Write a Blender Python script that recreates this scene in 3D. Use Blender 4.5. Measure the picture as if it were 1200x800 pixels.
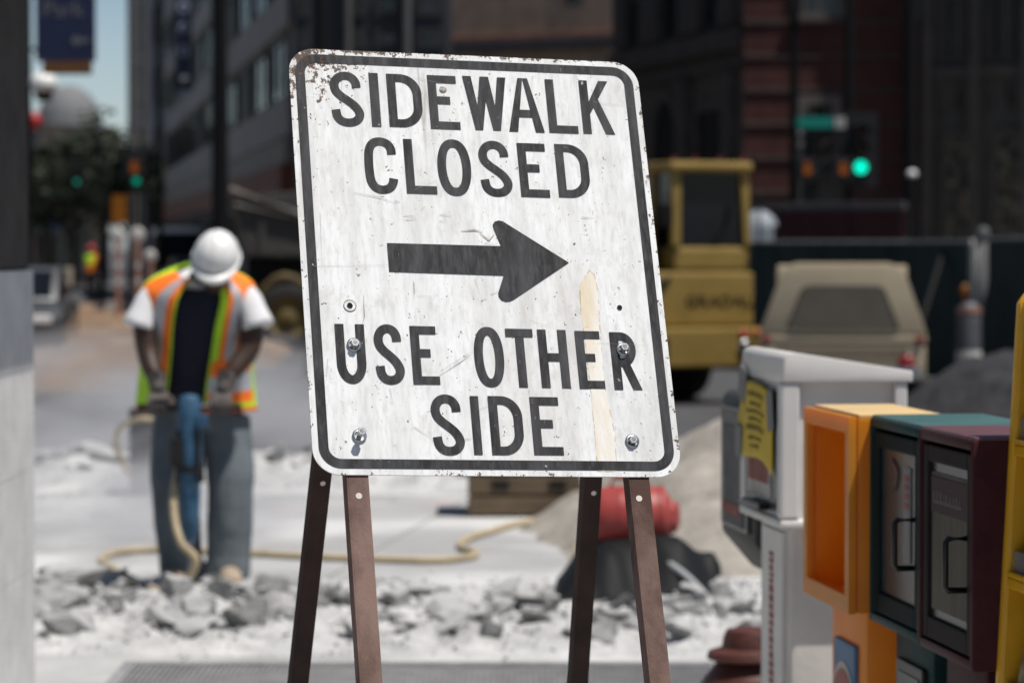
import bpy, bmesh, math, random
from mathutils import Vector, Matrix, noise
R = math.radians; PI = math.pi
rnd = random.Random(7)
S = bpy.context.scene
COL = S.collection
for o in list(bpy.data.objects): bpy.data.objects.remove(o)

# ---------------------------------------------------------------- camera
F = 3500.0; CH = 1.58; PIT = math.atan(110 / F)
cam = bpy.data.objects.new('camera', bpy.data.cameras.new('camera')); COL.objects.link(cam); S.camera = cam
cam.location = (0, 0, CH); cam.rotation_euler = (R(90) - PIT, 0, 0)
cam.data.sensor_width = 36; cam.data.lens = F / 1200 * 36
cam.data.clip_start = .1; cam.data.clip_end = 3000
cam.data.dof.use_dof = True; cam.data.dof.focus_distance = 4.88; cam.data.dof.aperture_fstop = 5.2
cam.data.dof.aperture_blades = 0

# ---------------------------------------------------------------- light
SUN = Vector((.303, -.185, .930)).normalized()
w = bpy.data.worlds.new('World'); S.world = w; w.use_nodes = True
nt = w.node_tree; bg = nt.nodes['Background']
sky = nt.nodes.new('ShaderNodeTexSky'); sky.sky_type = 'NISHITA'; sky.sun_disc = False
sky.sun_elevation = math.asin(SUN.z); sky.sun_rotation = math.atan2(SUN.x, SUN.y)
sky.air_density = 1.0; sky.dust_density = 1.2; sky.ozone_density = 1.0
# hazy brighter band low over the horizon, slightly bluer than the plain sky model
wc = nt.nodes.new('ShaderNodeTexCoord'); ws = nt.nodes.new('ShaderNodeSeparateXYZ'); wr = nt.nodes.new('ShaderNodeMapRange'); wm = nt.nodes.new('ShaderNodeMix'); wv = nt.nodes.new('ShaderNodeVectorMath')
nt.links.new(wc.outputs['Generated'], ws.inputs[0]); nt.links.new(ws.outputs[2], wr.inputs[0]); wr.inputs[1].default_value = .0; wr.inputs[2].default_value = .14; wr.inputs[3].default_value = 1; wr.inputs[4].default_value = 0
wm.data_type = 'RGBA'; wm.inputs[6].default_value = (.95, .98, 1.05, 1); wm.inputs[7].default_value = (2.7, 3.0, 3.5, 1); nt.links.new(wr.outputs[0], wm.inputs[0])
wv.operation = 'MULTIPLY'; nt.links.new(sky.outputs[0], wv.inputs[0]); nt.links.new(wm.outputs[2], wv.inputs[1]); nt.links.new(wv.outputs[0], bg.inputs[0]); bg.inputs[1].default_value = .052
sl = bpy.data.lights.new('sun', 'SUN'); sl.energy = 5.0; sl.angle = R(.53); sl.color = (1, .955, .89)
so = bpy.data.objects.new('sun', sl); COL.objects.link(so)
so.rotation_euler = SUN.to_track_quat('Z', 'Y').to_euler(); so.location = (10, -5, 30)
S.view_settings.view_transform = 'Standard'; S.view_settings.look = 'None'
S.view_settings.exposure = 0.0; S.view_settings.gamma = 1; S.view_settings.use_curve_mapping = False
S.render.engine = 'CYCLES'
S.cycles.use_denoising = True
S.cycles.max_bounces = 6; S.cycles.volume_bounces = 1; S.cycles.volume_step_rate = 2.0

# ---------------------------------------------------------------- helpers
def at(px, py, y):
    a = (px - 600) / F; b = (400 - py) / F
    dc = y / (math.cos(PIT) + b * math.sin(PIT))
    return Vector((a * dc, y, CH + dc * (-math.sin(PIT) + b * math.cos(PIT))))
def gp(px, py, z0=0.0):
    a = (px - 600) / F; b = (400 - py) / F
    dc = (z0 - CH) / (-math.sin(PIT) + b * math.cos(PIT))
    return Vector((a * dc, dc * (math.cos(PIT) + b * math.sin(PIT)), z0))

def rgb(r, g, b):      # sRGB 0..255 -> linear
    f = lambda c: (c / 255 / 12.92) if c / 255 <= .04045 else ((c / 255 + .055) / 1.055) ** 2.4
    return (f(r), f(g), f(b))
_mats = {}
def mat(name, col, rough=.7, var=.25, scale=6., bump=.0, bscale=60., metal=0., col2=None, stretch=(1, 1, 1), spec=.4, emit=None, es=0., coord='Object', thr=None, coat=0.):
    if name in _mats: return _mats[name]
    m = bpy.data.materials.new(name); m.use_nodes = True; n = m.node_tree; N = n.nodes; L = n.links
    b = N['Principled BSDF']; b.inputs['Roughness'].default_value = rough; b.inputs['Metallic'].default_value = metal
    b.inputs['Specular IOR Level'].default_value = spec; b.inputs['Coat Weight'].default_value = coat
    tc = N.new('ShaderNodeTexCoord'); mp = N.new('ShaderNodeMapping'); mp.inputs['Scale'].default_value = stretch
    L.new(tc.outputs[coord], mp.inputs[0])
    nz = N.new('ShaderNodeTexNoise'); nz.inputs['Scale'].default_value = scale; nz.inputs['Detail'].default_value = 6; nz.inputs['Roughness'].default_value = .62
    L.new(mp.outputs[0], nz.inputs[0])
    rp = N.new('ShaderNodeValToRGB')
    a = (.33, .67) if thr is None else thr
    rp.color_ramp.elements[0].position = a[0]; rp.color_ramp.elements[1].position = a[1]
    c2 = col2 if col2 else tuple(min(1, c * (1 + var)) for c in col)
    c1 = col if col2 else tuple(c * (1 - var) for c in col)
    rp.color_ramp.elements[0].color = (*c1, 1); rp.color_ramp.elements[1].color = (*c2, 1)
    L.new(nz.outputs[0], rp.inputs[0]); L.new(rp.outputs[0], b.inputs['Base Color'])
    if bump:
        n2 = N.new('ShaderNodeTexNoise'); n2.inputs['Scale'].default_value = bscale; n2.inputs['Detail'].default_value = 5
        L.new(mp.outputs[0], n2.inputs[0])
        bp = N.new('ShaderNodeBump'); bp.inputs['Strength'].default_value = bump; bp.inputs['Distance'].default_value = .02
        L.new(n2.outputs[0], bp.inputs['Height']); L.new(bp.outputs[0], b.inputs['Normal'])
    if emit:
        b.inputs['Emission Color'].default_value = (*emit, 1); b.inputs['Emission Strength'].default_value = es
    _mats[name] = m; return m

WM = {}     # world matrix of each thing
def thing(name, label, cat, loc=(0, 0, 0), rz=0., group=None):
    o = bpy.data.objects.new(name, None); COL.objects.link(o); o.empty_display_size = .2
    o.location = loc; o.rotation_euler = (0, 0, rz); o['label'] = label; o['category'] = cat
    if group: o['group'] = group
    WM[o.name] = Matrix.Translation(loc) @ Matrix.Rotation(rz, 4, 'Z'); return o
def obj(name, bm, mats, parent=None, smooth=False, world=False, auto=None, recalc=True):
    me = bpy.data.meshes.new(name)
    if recalc: bmesh.ops.recalc_face_normals(bm, faces=bm.faces)
    bm.to_mesh(me); bm.free()
    for m in (mats if isinstance(mats, (list, tuple)) else [mats]): me.materials.append(m)
    o = bpy.data.objects.new(name, me); COL.objects.link(o)
    if parent:
        o.parent = parent; WM[o.name] = WM[parent.name]
        if world: me.transform(WM[parent.name].inverted())
    else: WM[o.name] = Matrix()
    if smooth:
        for p in me.polygons: p.use_smooth = True
        if auto:
            me.set_sharp_from_angle(angle=R(auto))
    return o
def tag(o, label=None, cat=None, group=None, kind=None):
    if label: o['label'] = label
    if cat: o['category'] = cat
    if group: o['group'] = group
    if kind: o['kind'] = kind
    return o
def part(o, label): o['label'] = label; return o
def copy_tree(o, parent=None):
    c = o.copy(); COL.objects.link(c)
    if parent: c.parent = parent
    for ch in list(o.children): copy_tree(ch, c)
    return c
def BM(): return bmesh.new()
def _merge(dst, src, mi=0):
    vm = {}
    for v in src.verts: vm[v] = dst.verts.new(v.co)
    for f in src.faces:
        try:
            g = dst.faces.new([vm[v] for v in f.verts]); g.material_index = mi
        except ValueError: pass
    src.free()
def box(bm, c, s, rot=None, bev=0., mi=0, seg=2):
    t = bmesh.new(); bmesh.ops.create_cube(t, size=1)
    bmesh.ops.scale(t, vec=s, verts=t.verts)
    if bev: bmesh.ops.bevel(t, geom=list(t.edges), offset=min(bev, min(s) * .45), segments=seg, affect='EDGES', profile=.6)
    M = Matrix.Translation(c)
    if rot is not None: M = M @ (rot if isinstance(rot, Matrix) else Matrix.Rotation(rot, 4, 'Z'))
    t.transform(M); _merge(bm, t, mi); return bm
def bx(bm, lo, hi, bev=0., mi=0, seg=2):
    c = [(a + b) / 2 for a, b in zip(lo, hi)]; s = [abs(b - a) for a, b in zip(lo, hi)]
    return box(bm, c, s, None, bev, mi, seg)
def prism(bm, pts, d0, d1, plane='xz', mi=0, bev=0.):
    """extrude a closed 2D outline: plane xz along y, yz along x, xy along z"""
    t = bmesh.new()
    def P(a, b, d): return {'xz': (a, d, b), 'yz': (d, a, b), 'xy': (a, b, d)}[plane]
    A = [t.verts.new(P(a, b, d0)) for a, b in pts]; B = [t.verts.new(P(a, b, d1)) for a, b in pts]
    t.faces.new(A); t.faces.new(B[::-1]); n = len(pts)
    for i in range(n): t.faces.new((A[i], B[i], B[(i + 1) % n], A[(i + 1) % n]))
    bmesh.ops.recalc_face_normals(t, faces=t.faces)
    if bev: bmesh.ops.bevel(t, geom=list(t.edges), offset=bev, segments=2, affect='EDGES', profile=.6)
    _merge(bm, t, mi); return bm
def frame_of(d):
    d = Vector(d).normalized(); u = Vector((0, 0, 1)) if abs(d.z) < .9 else Vector((1, 0, 0))
    a = d.cross(u).normalized(); return a, a.cross(d).normalized()
def cyl(bm, p0, p1, r0, r1=None, seg=16, mi=0, cap=True):
    r1 = r0 if r1 is None else r1; p0 = Vector(p0); p1 = Vector(p1); a, b = frame_of(p1 - p0)
    A = []; B = []
    for i in range(seg):
        t = 2 * PI * i / seg; q = a * math.cos(t) + b * math.sin(t)
        A.append(bm.verts.new(p0 + q * r0)); B.append(bm.verts.new(p1 + q * r1))
    for i in range(seg):
        j = (i + 1) % seg; bm.faces.new((A[i], A[j], B[j], B[i])).material_index = mi
    if cap:
        bm.faces.new(A[::-1]).material_index = mi; bm.faces.new(B).material_index = mi
    return bm
def spline(pts, n=8):
    P = [Vector(p) for p in pts]; P = [P[0] * 2 - P[1]] + P + [P[-1] * 2 - P[-2]]; out = []
    for i in range(1, len(P) - 2):
        for k in range(n):
            t = k / n; a, b, c, d = P[i - 1:i + 3]
            out.append(.5 * ((2 * b) + (c - a) * t + (2 * a - 5 * b + 4 * c - d) * t * t + (3 * b - a - 3 * c + d) * t ** 3))
    out.append(P[-2]); return out
def tube(bm, pts, r, seg=10, mi=0, cap=True):
    rings = []; n = len(pts); up = None
    for i, p in enumerate(pts):
        p = Vector(p); d = (Vector(pts[min(i + 1, n - 1)]) - Vector(pts[max(i - 1, 0)])).normalized()
        if up is None: a, b = frame_of(d)
        else:
            a = (up - d * up.dot(d)).normalized(); b = d.cross(a)
        up = a; rr = r[i] if isinstance(r, (list, tuple)) else r
        rings.append([bm.verts.new(p + (a * math.cos(2 * PI * k / seg) + b * math.sin(2 * PI * k / seg)) * rr) for k in range(seg)])
    for i in range(n - 1):
        for k in range(seg):
            j = (k + 1) % seg; bm.faces.new((rings[i][k], rings[i][j], rings[i + 1][j], rings[i + 1][k])).material_index = mi
    if cap:
        bm.faces.new(rings[0][::-1]).material_index = mi; bm.faces.new(rings[-1]).material_index = mi
    return bm
def lathe(bm, prof, o=(0, 0, 0), seg=24, mi=0, axis=None):
    o = Vector(o); Q = Matrix.Identity(3) if axis is None else Vector((0, 0, 1)).rotation_difference(Vector(axis)).to_matrix()
    rings = []
    for r, z in prof:
        if r < 1e-5: rings.append([bm.verts.new(o + Q @ Vector((0, 0, z)))])
        else: rings.append([bm.verts.new(o + Q @ Vector((r * math.cos(2 * PI * k / seg), r * math.sin(2 * PI * k / seg), z))) for k in range(seg)])
    for A, B in zip(rings, rings[1:]):
        for k in range(seg):
            j = (k + 1) % seg
            if len(A) == 1 and len(B) == 1: continue
            if len(A) == 1: f = bm.faces.new((A[0], B[j], B[k]))
            elif len(B) == 1: f = bm.faces.new((A[k], A[j], B[0]))
            else: f = bm.faces.new((A[k], A[j], B[j], B[k]))
            f.material_index = mi
    return bm
def loft(bm, rings, seg=24, mi=0, cap=True):
    """rings: (centre, ux, uy, rx, ry)"""
    out = []
    for c, ux, uy, rx, ry in rings:
        c = Vector(c); ux = Vector(ux); uy = Vector(uy)
        out.append([bm.verts.new(c + ux * rx * math.cos(2 * PI * k / seg) + uy * ry * math.sin(2 * PI * k / seg)) for k in range(seg)])
    for A, B in zip(out, out[1:]):
        for k in range(seg):
            j = (k + 1) % seg; bm.faces.new((A[k], A[j], B[j], B[k])).material_index = mi
    if cap:
        bm.faces.new(out[0][::-1]).material_index = mi; bm.faces.new(out[-1]).material_index = mi
    return out
def limb(bm, pts, radii, seg=14, n=5, mi=0):
    P = spline(pts, n); rr = []
    for i in range(len(radii) - 1):
        for k in range(n): rr.append(radii[i] + (radii[i + 1] - radii[i]) * (k / n))
    rr.append(radii[-1]); return tube(bm, P, rr, seg, mi)
def ball(bm, c, r, rot=None, mi=0, u=18, v=12):
    t = bmesh.new(); bmesh.ops.create_uvsphere(t, u_segments=u, v_segments=v, radius=1)
    M = Matrix.Translation(c)
    if rot is not None: M = M @ rot.to_4x4()
    M = M @ Matrix.Diagonal((*(r if isinstance(r, (tuple, list)) else (r, r, r)), 1)); t.transform(M); _merge(bm, t, mi); return bm
def remesh(name, bm, mats, parent, voxel=.012, smooth_it=4, world=True):
    o = obj(name, bm, mats, parent, True, world)
    m = o.modifiers.new('r', 'REMESH'); m.mode = 'VOXEL'; m.voxel_size = voxel
    s = o.modifiers.new('s', 'SMOOTH'); s.factor = .5; s.iterations = smooth_it
    dg = bpy.context.evaluated_depsgraph_get(); dg.update()
    me = bpy.data.meshes.new_from_object(o.evaluated_get(dg)); o.modifiers.clear()
    old = o.data; o.data = me; bpy.data.meshes.remove(old)
    for p in me.polygons: p.use_smooth = True
    if not me.materials: me.materials.append(mats)
    return o
def text(name, body, size, m, parent, M, ext=.002, align='CENTER', sx=1.):
    cu = bpy.data.curves.new(name, 'FONT'); cu.body = body; cu.size = size; cu.extrude = ext; cu.align_x = align; cu.align_y = 'CENTER'
    t = bpy.data.objects.new(name + '_tmp', cu); COL.objects.link(t)
    dg = bpy.context.evaluated_depsgraph_get(); dg.update()
    me = bpy.data.meshes.new_from_object(t.evaluated_get(dg)); bpy.data.objects.remove(t); bpy.data.curves.remove(cu)
    me.transform(Matrix.Diagonal((sx, 1, 1, 1))); me.transform(M); me.materials.clear(); me.materials.append(m)
    o = bpy.data.objects.new(name, me); COL.objects.link(o)
    if parent: o.parent = parent; WM[o.name] = WM[parent.name]
    return o
XZ = Matrix.Rotation(R(90), 4, 'X')      # text standing up, facing -y
# ---------------------------------------------------------------- ground
def sheet(name, pts, z, m, kind='structure', sub=0):
    bm = BM(); bm.faces.new([bm.verts.new((x, y, z)) for x, y in pts]); o = obj(name, bm, m); o['kind'] = kind
    return o
m_asph = mat('asphalt', (.05, .05, .053), .9, .3, 1.2, .5, 90, col2=(.085, .085, .09))
bm = BM(); bm.faces.new([bm.verts.new(p) for p in ((-900, -300, -.152), (900, -300, -.152), (900, 2200, -.152), (-900, 2200, -.152))])
tag(obj('ground', bm, m_asph), kind='structure')

# concrete sidewalk: pale dusty slabs with scored joints, spray-paint marks
def m_sidewalk():
    m = bpy.data.materials.new('dusty_concrete'); m.use_nodes = True; N = m.node_tree.nodes; L = m.node_tree.links
    b = N['Principled BSDF']; b.inputs['Roughness'].default_value = .9; b.inputs['Specular IOR Level'].default_value = .2
    tc = N.new('ShaderNodeTexCoord')
    def nz(s, d=6, r=.6):
        n = N.new('ShaderNodeTexNoise'); n.inputs['Scale'].default_value = s; n.inputs['Detail'].default_value = d; n.inputs['Roughness'].default_value = r
        L.new(tc.outputs['Object'], n.inputs[0]); return n
    def ramp(src, p0, p1, c0, c1):
        r = N.new('ShaderNodeValToRGB'); r.color_ramp.elements[0].position = p0; r.color_ramp.elements[1].position = p1
        r.color_ramp.elements[0].color = (*c0, 1); r.color_ramp.elements[1].color = (*c1, 1); L.new(src, r.inputs[0]); return r
    def mix(a, bb, f):
        x = N.new('ShaderNodeMix'); x.data_type = 'RGBA'; L.new(f, x.inputs[0]); L.new(a, x.inputs[6])
        if isinstance(bb, tuple): x.inputs[7].default_value = (*bb, 1)
        else: L.new(bb, x.inputs[7])
        return x.outputs[2]
    base = ramp(nz(.9, 8).outputs[0], .35, .65, (.30, .30, .303), (.43, .43, .426))
    spec = ramp(nz(40, 4).outputs[0], .3, .75, (.23, .23, .23), (.46, .46, .455))
    d = ramp(nz(.55, 5).outputs[0], .45, .62, (0, 0, 0), (1, 1, 1))
    c = mix(base.outputs[0], spec.outputs[0], ramp(nz(3, 6).outputs[0], .45, .6, (.15,) * 3, (.5,) * 3).outputs[0])
    c = mix(c, (.56, .56, .555), d.outputs[0])
    # joints
    br = N.new('ShaderNodeTexBrick'); br.offset = 0; br.inputs['Scale'].default_value = 1; br.inputs['Mortar Size'].default_value = .008
    br.inputs['Brick Width'].default_value = 1.22; br.inputs['Row Height'].default_value = 1.22; br.inputs['Mortar Smooth'].default_value = .3
    mp = N.new('ShaderNodeMapping'); mp.inputs['Rotation'].default_value = (0, 0, R(7.5)); mp.inputs['Location'].default_value = (.3, .5, 0)
    L.new(tc.outputs['Object'], mp.inputs[0]); L.new(mp.outputs[0], br.inputs[0])
    c = mix(c, (.17, .17, .17), br.outputs['Fac'])
    # pink marking-paint blotches
    pk = ramp(nz(1.7, 3).outputs[0], .685, .73, (0, 0, 0), (.55, .55, .55))
    c = mix(c, (.62, .36, .37), pk.outputs[0])
    L.new(c, b.inputs['Base Color'])
    bp = N.new('ShaderNodeBump'); bp.inputs['Strength'].default_value = .5; bp.inputs['Distance'].default_value = .012
    L.new(nz(55, 8, .7).outputs[0], bp.inputs['Height']); L.new(bp.outputs[0], b.inputs['Normal'])
    return m
mSW = m_sidewalk()
bm = BM()
SWP = [(-9, -6), (1.75, -6), (1.75, 16.5), (1.2, 22.2), (-9, 22.2)]
prism(bm, SWP, -.16, 0.0, 'xy'); tag(obj('sidewalk', bm, mSW), kind='structure')
m_kerb = mat('kerb_concrete', (.33, .33, .32), .9, .25, 5, .4, 70)
bm = BM(); prism(bm, [(1.754, -6), (1.9, -6), (1.9, 16.5), (1.35, 22.35), (-9, 22.35), (-9, 22.204), (1.204, 22.204), (1.754, 16.5)], -.16, -.006, 'xy', bev=.012)
tag(obj('kerb', bm, m_kerb), kind='structure')
# far sidewalks
m_fsw = mat('far_concrete', (.30, .295, .28), .9, .2, 1.5, .3, 40)
bm = BM(); prism(bm, [(-60, 56), (-9.5, 56), (-22, 150), (-60, 150)], -.16, 0, 'xy'); tag(obj('far_sidewalk', bm, m_fsw), kind='structure')
bm = BM(); prism(bm, [(2.2, 57.5), (40, 51), (40, 60), (2.6, 62.5)], -.16, 0, 'xy'); tag(obj('far_pavement', bm, m_fsw), kind='structure')
def heightfield(name, x0, x1, y0, y1, nx, ny, fn, m, kind):
    bm = BM(); g = []
    for j in range(ny + 1):
        row = []
        for i in range(nx + 1):
            x = x0 + (x1 - x0) * i / nx; y = y0 + (y1 - y0) * j / ny; row.append(bm.verts.new((x, y, fn(x, y))))
        g.append(row)
    for j in range(ny):
        for i in range(nx): bm.faces.new((g[j][i], g[j][i + 1], g[j + 1][i + 1], g[j + 1][i]))
    for f in [f for f in bm.faces if all(v.co.z < -.2 for v in f.verts)]: bm.faces.remove(f)
    bmesh.ops.delete(bm, geom=[v for v in bm.verts if not v.link_faces], context='VERTS')
    o = obj(name, bm, m, smooth=True); o['kind'] = kind; return o
fb = lambda x, y, s, o=0.: noise.fractal(Vector((x * s, y * s, o)), 1.0, 2.0, 5)
# excavated brown dirt in the roadway, left
m_dirt = mat('brown_dirt', (.115, .07, .04), .95, .3, .9, .9, 8, col2=(.27, .18, .112))
def dirt(x, y):
    u = (x + 7.6 + (y - 55) * .12) / 3.6; v = (y - 58) / 23
    h = max(0, 1 - u * u - v * v); e = .42 * (h ** .5) + .12 * fb(x, y, .5) + .06 * fb(x, y, 1.6, 3)
    return -.152 + (e if h > .03 else -1)
heightfield('dirt_mound', -12.5, -2.5, 34, 83, 60, 150, dirt, m_dirt, 'structure')
# beige sand heap, right of the paving
m_sand = mat('beige_sand', (.25, .227, .195), .95, .25, 5.0, 1., 50, col2=(.42, .39, .345))
def sand(x, y):
    u = (x - 1.22) / 1.12; v = (y - 16.9) / 2.75
    h = 1 - math.sqrt(u * u + v * v); e = .62 * h + .07 * fb(x, y, 1.3) + .04 * fb(x, y, 4.1, 2) + .015 * fb(x, y, 13, 6)
    return e if h > -.12 else -1
tag(heightfield('sand_heap', -.6, 2.9, 12.8, 21, 70, 120, sand, m_sand, 'stuff'), 'heap of beige sand beside the paving behind the red tank', 'sand heap')
# dark crushed asphalt heap behind the newspaper boxes
m_grav = mat('asphalt_millings', (.016, .016, .018), .95, .3, 14, 1., 45, col2=(.045, .045, .05))
def grav(x, y):
    u = (x - 3.5) / 1.35; v = (y - 20.) / 2.2
    h = 1 - (u * u + v * v); e = 1.05 * max(h, 0) ** .8 + .05 * fb(x, y, 1.4) + .035 * fb(x, y, 6, 4)
    return -.152 + e if h > .01 else -1
tag(heightfield('gravel_heap', 1.9, 5.2, 17, 23, 110, 150, grav, m_grav, 'stuff'), 'dark grey heap of crushed asphalt behind the newspaper boxes', 'gravel heap')

# drifting dust beyond the rubble ridge, kicked up by the jackhammer
m = bpy.data.materials.new('concrete_dust_air'); m.use_nodes = True; N = m.node_tree.nodes; L = m.node_tree.links; N.remove(N['Principled BSDF'])
pv = N.new('ShaderNodeVolumePrincipled'); pv.inputs['Color'].default_value = (.78, .78, .80, 1); pv.inputs['Anisotropy'].default_value = .2
tc = N.new('ShaderNodeTexCoord'); gr = N.new('ShaderNodeTexGradient'); gr.gradient_type = 'SPHERICAL'; L.new(tc.outputs['Object'], gr.inputs[0])
nz = N.new('ShaderNodeTexNoise'); nz.inputs['Scale'].default_value = 2.3; nz.inputs['Detail'].default_value = 3; L.new(tc.outputs['Object'], nz.inputs[0])
r1 = N.new('ShaderNodeMapRange'); r1.inputs[1].default_value = .0; r1.inputs[2].default_value = .45; L.new(gr.outputs[1], r1.inputs[0])
r2 = N.new('ShaderNodeMapRange'); r2.inputs[1].default_value = .43; r2.inputs[2].default_value = .62; L.new(nz.outputs[0], r2.inputs[0])
m1 = N.new('ShaderNodeMath'); m1.operation = 'MULTIPLY'; L.new(r1.outputs[0], m1.inputs[0]); L.new(r2.outputs[0], m1.inputs[1])
m2 = N.new('ShaderNodeMath'); m2.operation = 'MULTIPLY'; L.new(m1.outputs[0], m2.inputs[0]); m2.inputs[1].default_value = 1.0; L.new(m2.outputs[0], pv.inputs['Density']); L.new(pv.outputs[0], N['Material Output'].inputs['Volume'])
bm = BM(); bmesh.ops.create_icosphere(bm, subdivisions=3, radius=1); o = obj('dust_cloud', bm, m); o.location = (-3.2, 26.0, .0); o.scale = (3.0, 4.4, .95)
tag(o, 'thin grey cloud of concrete dust drifting behind the worker', 'dust', kind='stuff')
bm = BM(); bmesh.ops.create_icosphere(bm, subdivisions=3, radius=1); o = obj('dust_cloud', bm, m); o.location = (-2.15, 16.6, .05); o.scale = (1.25, 2.2, .62)
tag(o, 'faint puff of pale dust low over the paving left of the jackhammer', 'dust', kind='stuff')

# ---------------------------------------------------------------- buildings
m_glass = mat('dark_glass', (.012, .014, .017), .12, .3, .5, spec=.6)
m_gstone = mat('grey_brown_stone', (.115, .10, .088), .85, .25, 1.3, .4, 25)
m_lstone = mat('belt_stone', (.085, .074, .066), .85, .2, 2, .4, 25)
m_gothic = mat('weathered_grey_stone', (.072, .066, .058), .85, .3, 1.6, .4, 25)
m_void = mat('dark_interior', (.006, .006, .007), .8, .2)
m_blue = mat('blue_grey_panel', (.024, .027, .034), .6, .2, .4)
m_grey = mat('grey_concrete_wall', (.095, .095, .097), .85, .2, .6, .2, 15)
m_greyb = mat('light_grey_spandrel', (.16, .16, .165), .8, .2, .6)
m_tan = mat('tan_brick', (.34, .235, .165), .85, .2, 1.5, .3, 20)
def m_brick():
    m = mat('red_brick', (.055, .017, .014), .85, .3, 2.2, .3, 30); return m
m_br = m_brick()
m_course = mat('pale_brick_course', (.05, .034, .030), .85, .2, 2)

class Facade:
    """vertical wall seen in plan from p0 to p1 (left to right in the picture)"""
    def __init__(s, name, label, p0, p1, H, m, depth=8):
        s.p0 = Vector((*p0, -.15)); s.p1 = Vector((*p1, -.15)); d = s.p1 - s.p0; s.L = d.length
        s.rz = math.atan2(d.y, d.x); s.root = thing(name, label, 'building', tuple(s.p0), s.rz)
        bm = BM(); bx(bm, (0, 0, 0), (s.L, depth, H)); s.H = H; s.depth = depth
        s.wall = obj('wall', bm, m, s.root)
    def u(s, px):    # picture x -> distance along the wall
        a = (px - 600) / F; d = (s.p1 - s.p0) / s.L
        return (a * s.p0.y - s.p0.x) / (d.x - a * d.y)
    def z(s, px, py):
        u = s.u(px); d = (s.p1 - s.p0) / s.L; return at(px, py, s.p0.y + d.y * u).z + .15
    def band(s, z0, z1, out=.15, m=None, name='belt_course', u0=0, u1=None):
        bm = BM(); bx(bm, (u0 - .002, -out, z0), (s.L if u1 is None else u1, .05, z1), .02); return obj(name, bm, m, s.root)
    def pier(s, u0, u1, z0, z1, out=.12, m=None, name='pilaster'):
        bm = BM(); bx(bm, (u0, -out, z0), (u1, .05, z1), .02); return obj(name, bm, m, s.root)
    def window(s, u0, u1, z0, z1, fm, pm=None, fr=.09, arch=False, name='window', mull=1):
        bm = BM(); W = u1 - u0
        if not arch:
            o = [(u0, z0), (u1, z0), (u1, z1), (u0, z1)]; i = [(u0 + fr, z0 + fr), (u1 - fr, z0 + fr), (u1 - fr, z1 - fr), (u0 + fr, z1 - fr)]
        else:
            def ar(a, b, lo, hi):
                r = (b - a) / 2; c = (a + b) / 2
                return [(a, lo), (b, lo)] + [(c + r * math.cos(t * PI / 12), hi - r + r * math.sin(t * PI / 12)) for t in range(13)]
            o = ar(u0, u1, z0, z1); i = ar(u0 + fr, u1 - fr, z0 + fr, z1 - fr)
        n = len(o)
        for y0, y1 in ((-.07, .03),):
            A = [bm.verts.new((a, y0, b)) for a, b in o]; B = [bm.verts.new((a, y0, b)) for a, b in i]
            C = [bm.verts.new((a, y1, b)) for a, b in o]; D = [bm.verts.new((a, y1, b)) for a, b in i]
            for k in range(n):
                j = (k + 1) % n
                bm.faces.new((A[k], A[j], B[j], B[k])); bm.faces.new((A[j], A[k], C[k], C[j])); bm.faces.new((B[k], B[j], D[j], D[k])); bm.faces.new((D[k], D[j], C[j], C[k]))
        for k in range(1, mull + 1):
            if mull: bx(bm, (u0 + W * k / (mull + 1) - .025, -.045, z0 + fr), (u0 + W * k / (mull + 1) + .025, -.012, z1 - fr * (2.2 if arch else 1)))
        w_ = obj(name, bm, fm, s.root)
        bm = BM(); bm.faces.new([bm.verts.new((a, -.01, b)) for a, b in i]); obj('pane', bm, pm or m_glass, w_)
        return w_
m_wfr = mat('dark_window_frame', (.03, .03, .03), .6, .2)
m_wst = mat('stone_window_surround', (.10, .088, .08), .85, .2, 2)

# grey-brown stone block, middle right
A = Facade('stone_building', 'grey brown stone corner building with stone arch above the yellow excavator', (at(720, 290, 76).x, 76), (at(872, 290, 66).x, 66), 16, m_gstone, 4)
zA = lambda px, py: A.z(px, py)
A.band(zA(860, 58), zA(860, 33), .2, m_lstone); A.band(zA(860, 82), zA(860, 70), .12, m_lstone, 'string_course')
for a, b in ((742, 757), (781, 803), (828, 850)):
    A.window(A.u(a), A.u(b), zA(850, 32), zA(850, -30), m_wfr, mull=1)
for a, b in ((728, 741), (758, 780), (804, 827), (851, 866)): A.pier(A.u(a), A.u(b), zA(860, 30), 15.5, .25, m_lstone)
A.window(A.u(765), A.u(797), 0.2, zA(790, 105), m_wst, m_void, .25, True, 'archway', 0)
A.window(A.u(815), A.u(851), 0.2, zA(835, 117), m_wst, m_void, .25, False, 'doorway', 1)
A.pier(A.u(800), A.u(812), 0, zA(860, 84), .22, m_lstone); A.pier(A.u(853), A.u(864), 0, zA(860, 84), .22, m_lstone)
# red brick block
B_ = Facade('brick_building', 'dark red brick building with pale stone courses behind the green traffic light', (at(871, 290, 65.7).x, 65.7), (at(1087, 290, 65.3).x, 65.3), 17, m_br, 10)
for y in (226, 186, 146, 106, 66, 26, -14): B_.band(B_.z(980, y + 3), B_.z(980, y - 3), .04, m_course)
B_.window(B_.u(924), B_.u(992), B_.z(958, 22), B_.z(958, -40), m_wst, None, .14, mull=3); B_.band(B_.z(958, 28), B_.z(958, 22), .16, m_course, 'sill', B_.u(920), B_.u(996))
B_.window(B_.u(1058), B_.u(1080), B_.z(1070, 22), B_.z(1070, -40), m_wst, None, .14, mull=1)
B_.window(B_.u(935), B_.u(985), B_.z(958, 240), B_.z(958, 112), m_wst, m_void, .2, mull=2)
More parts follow.
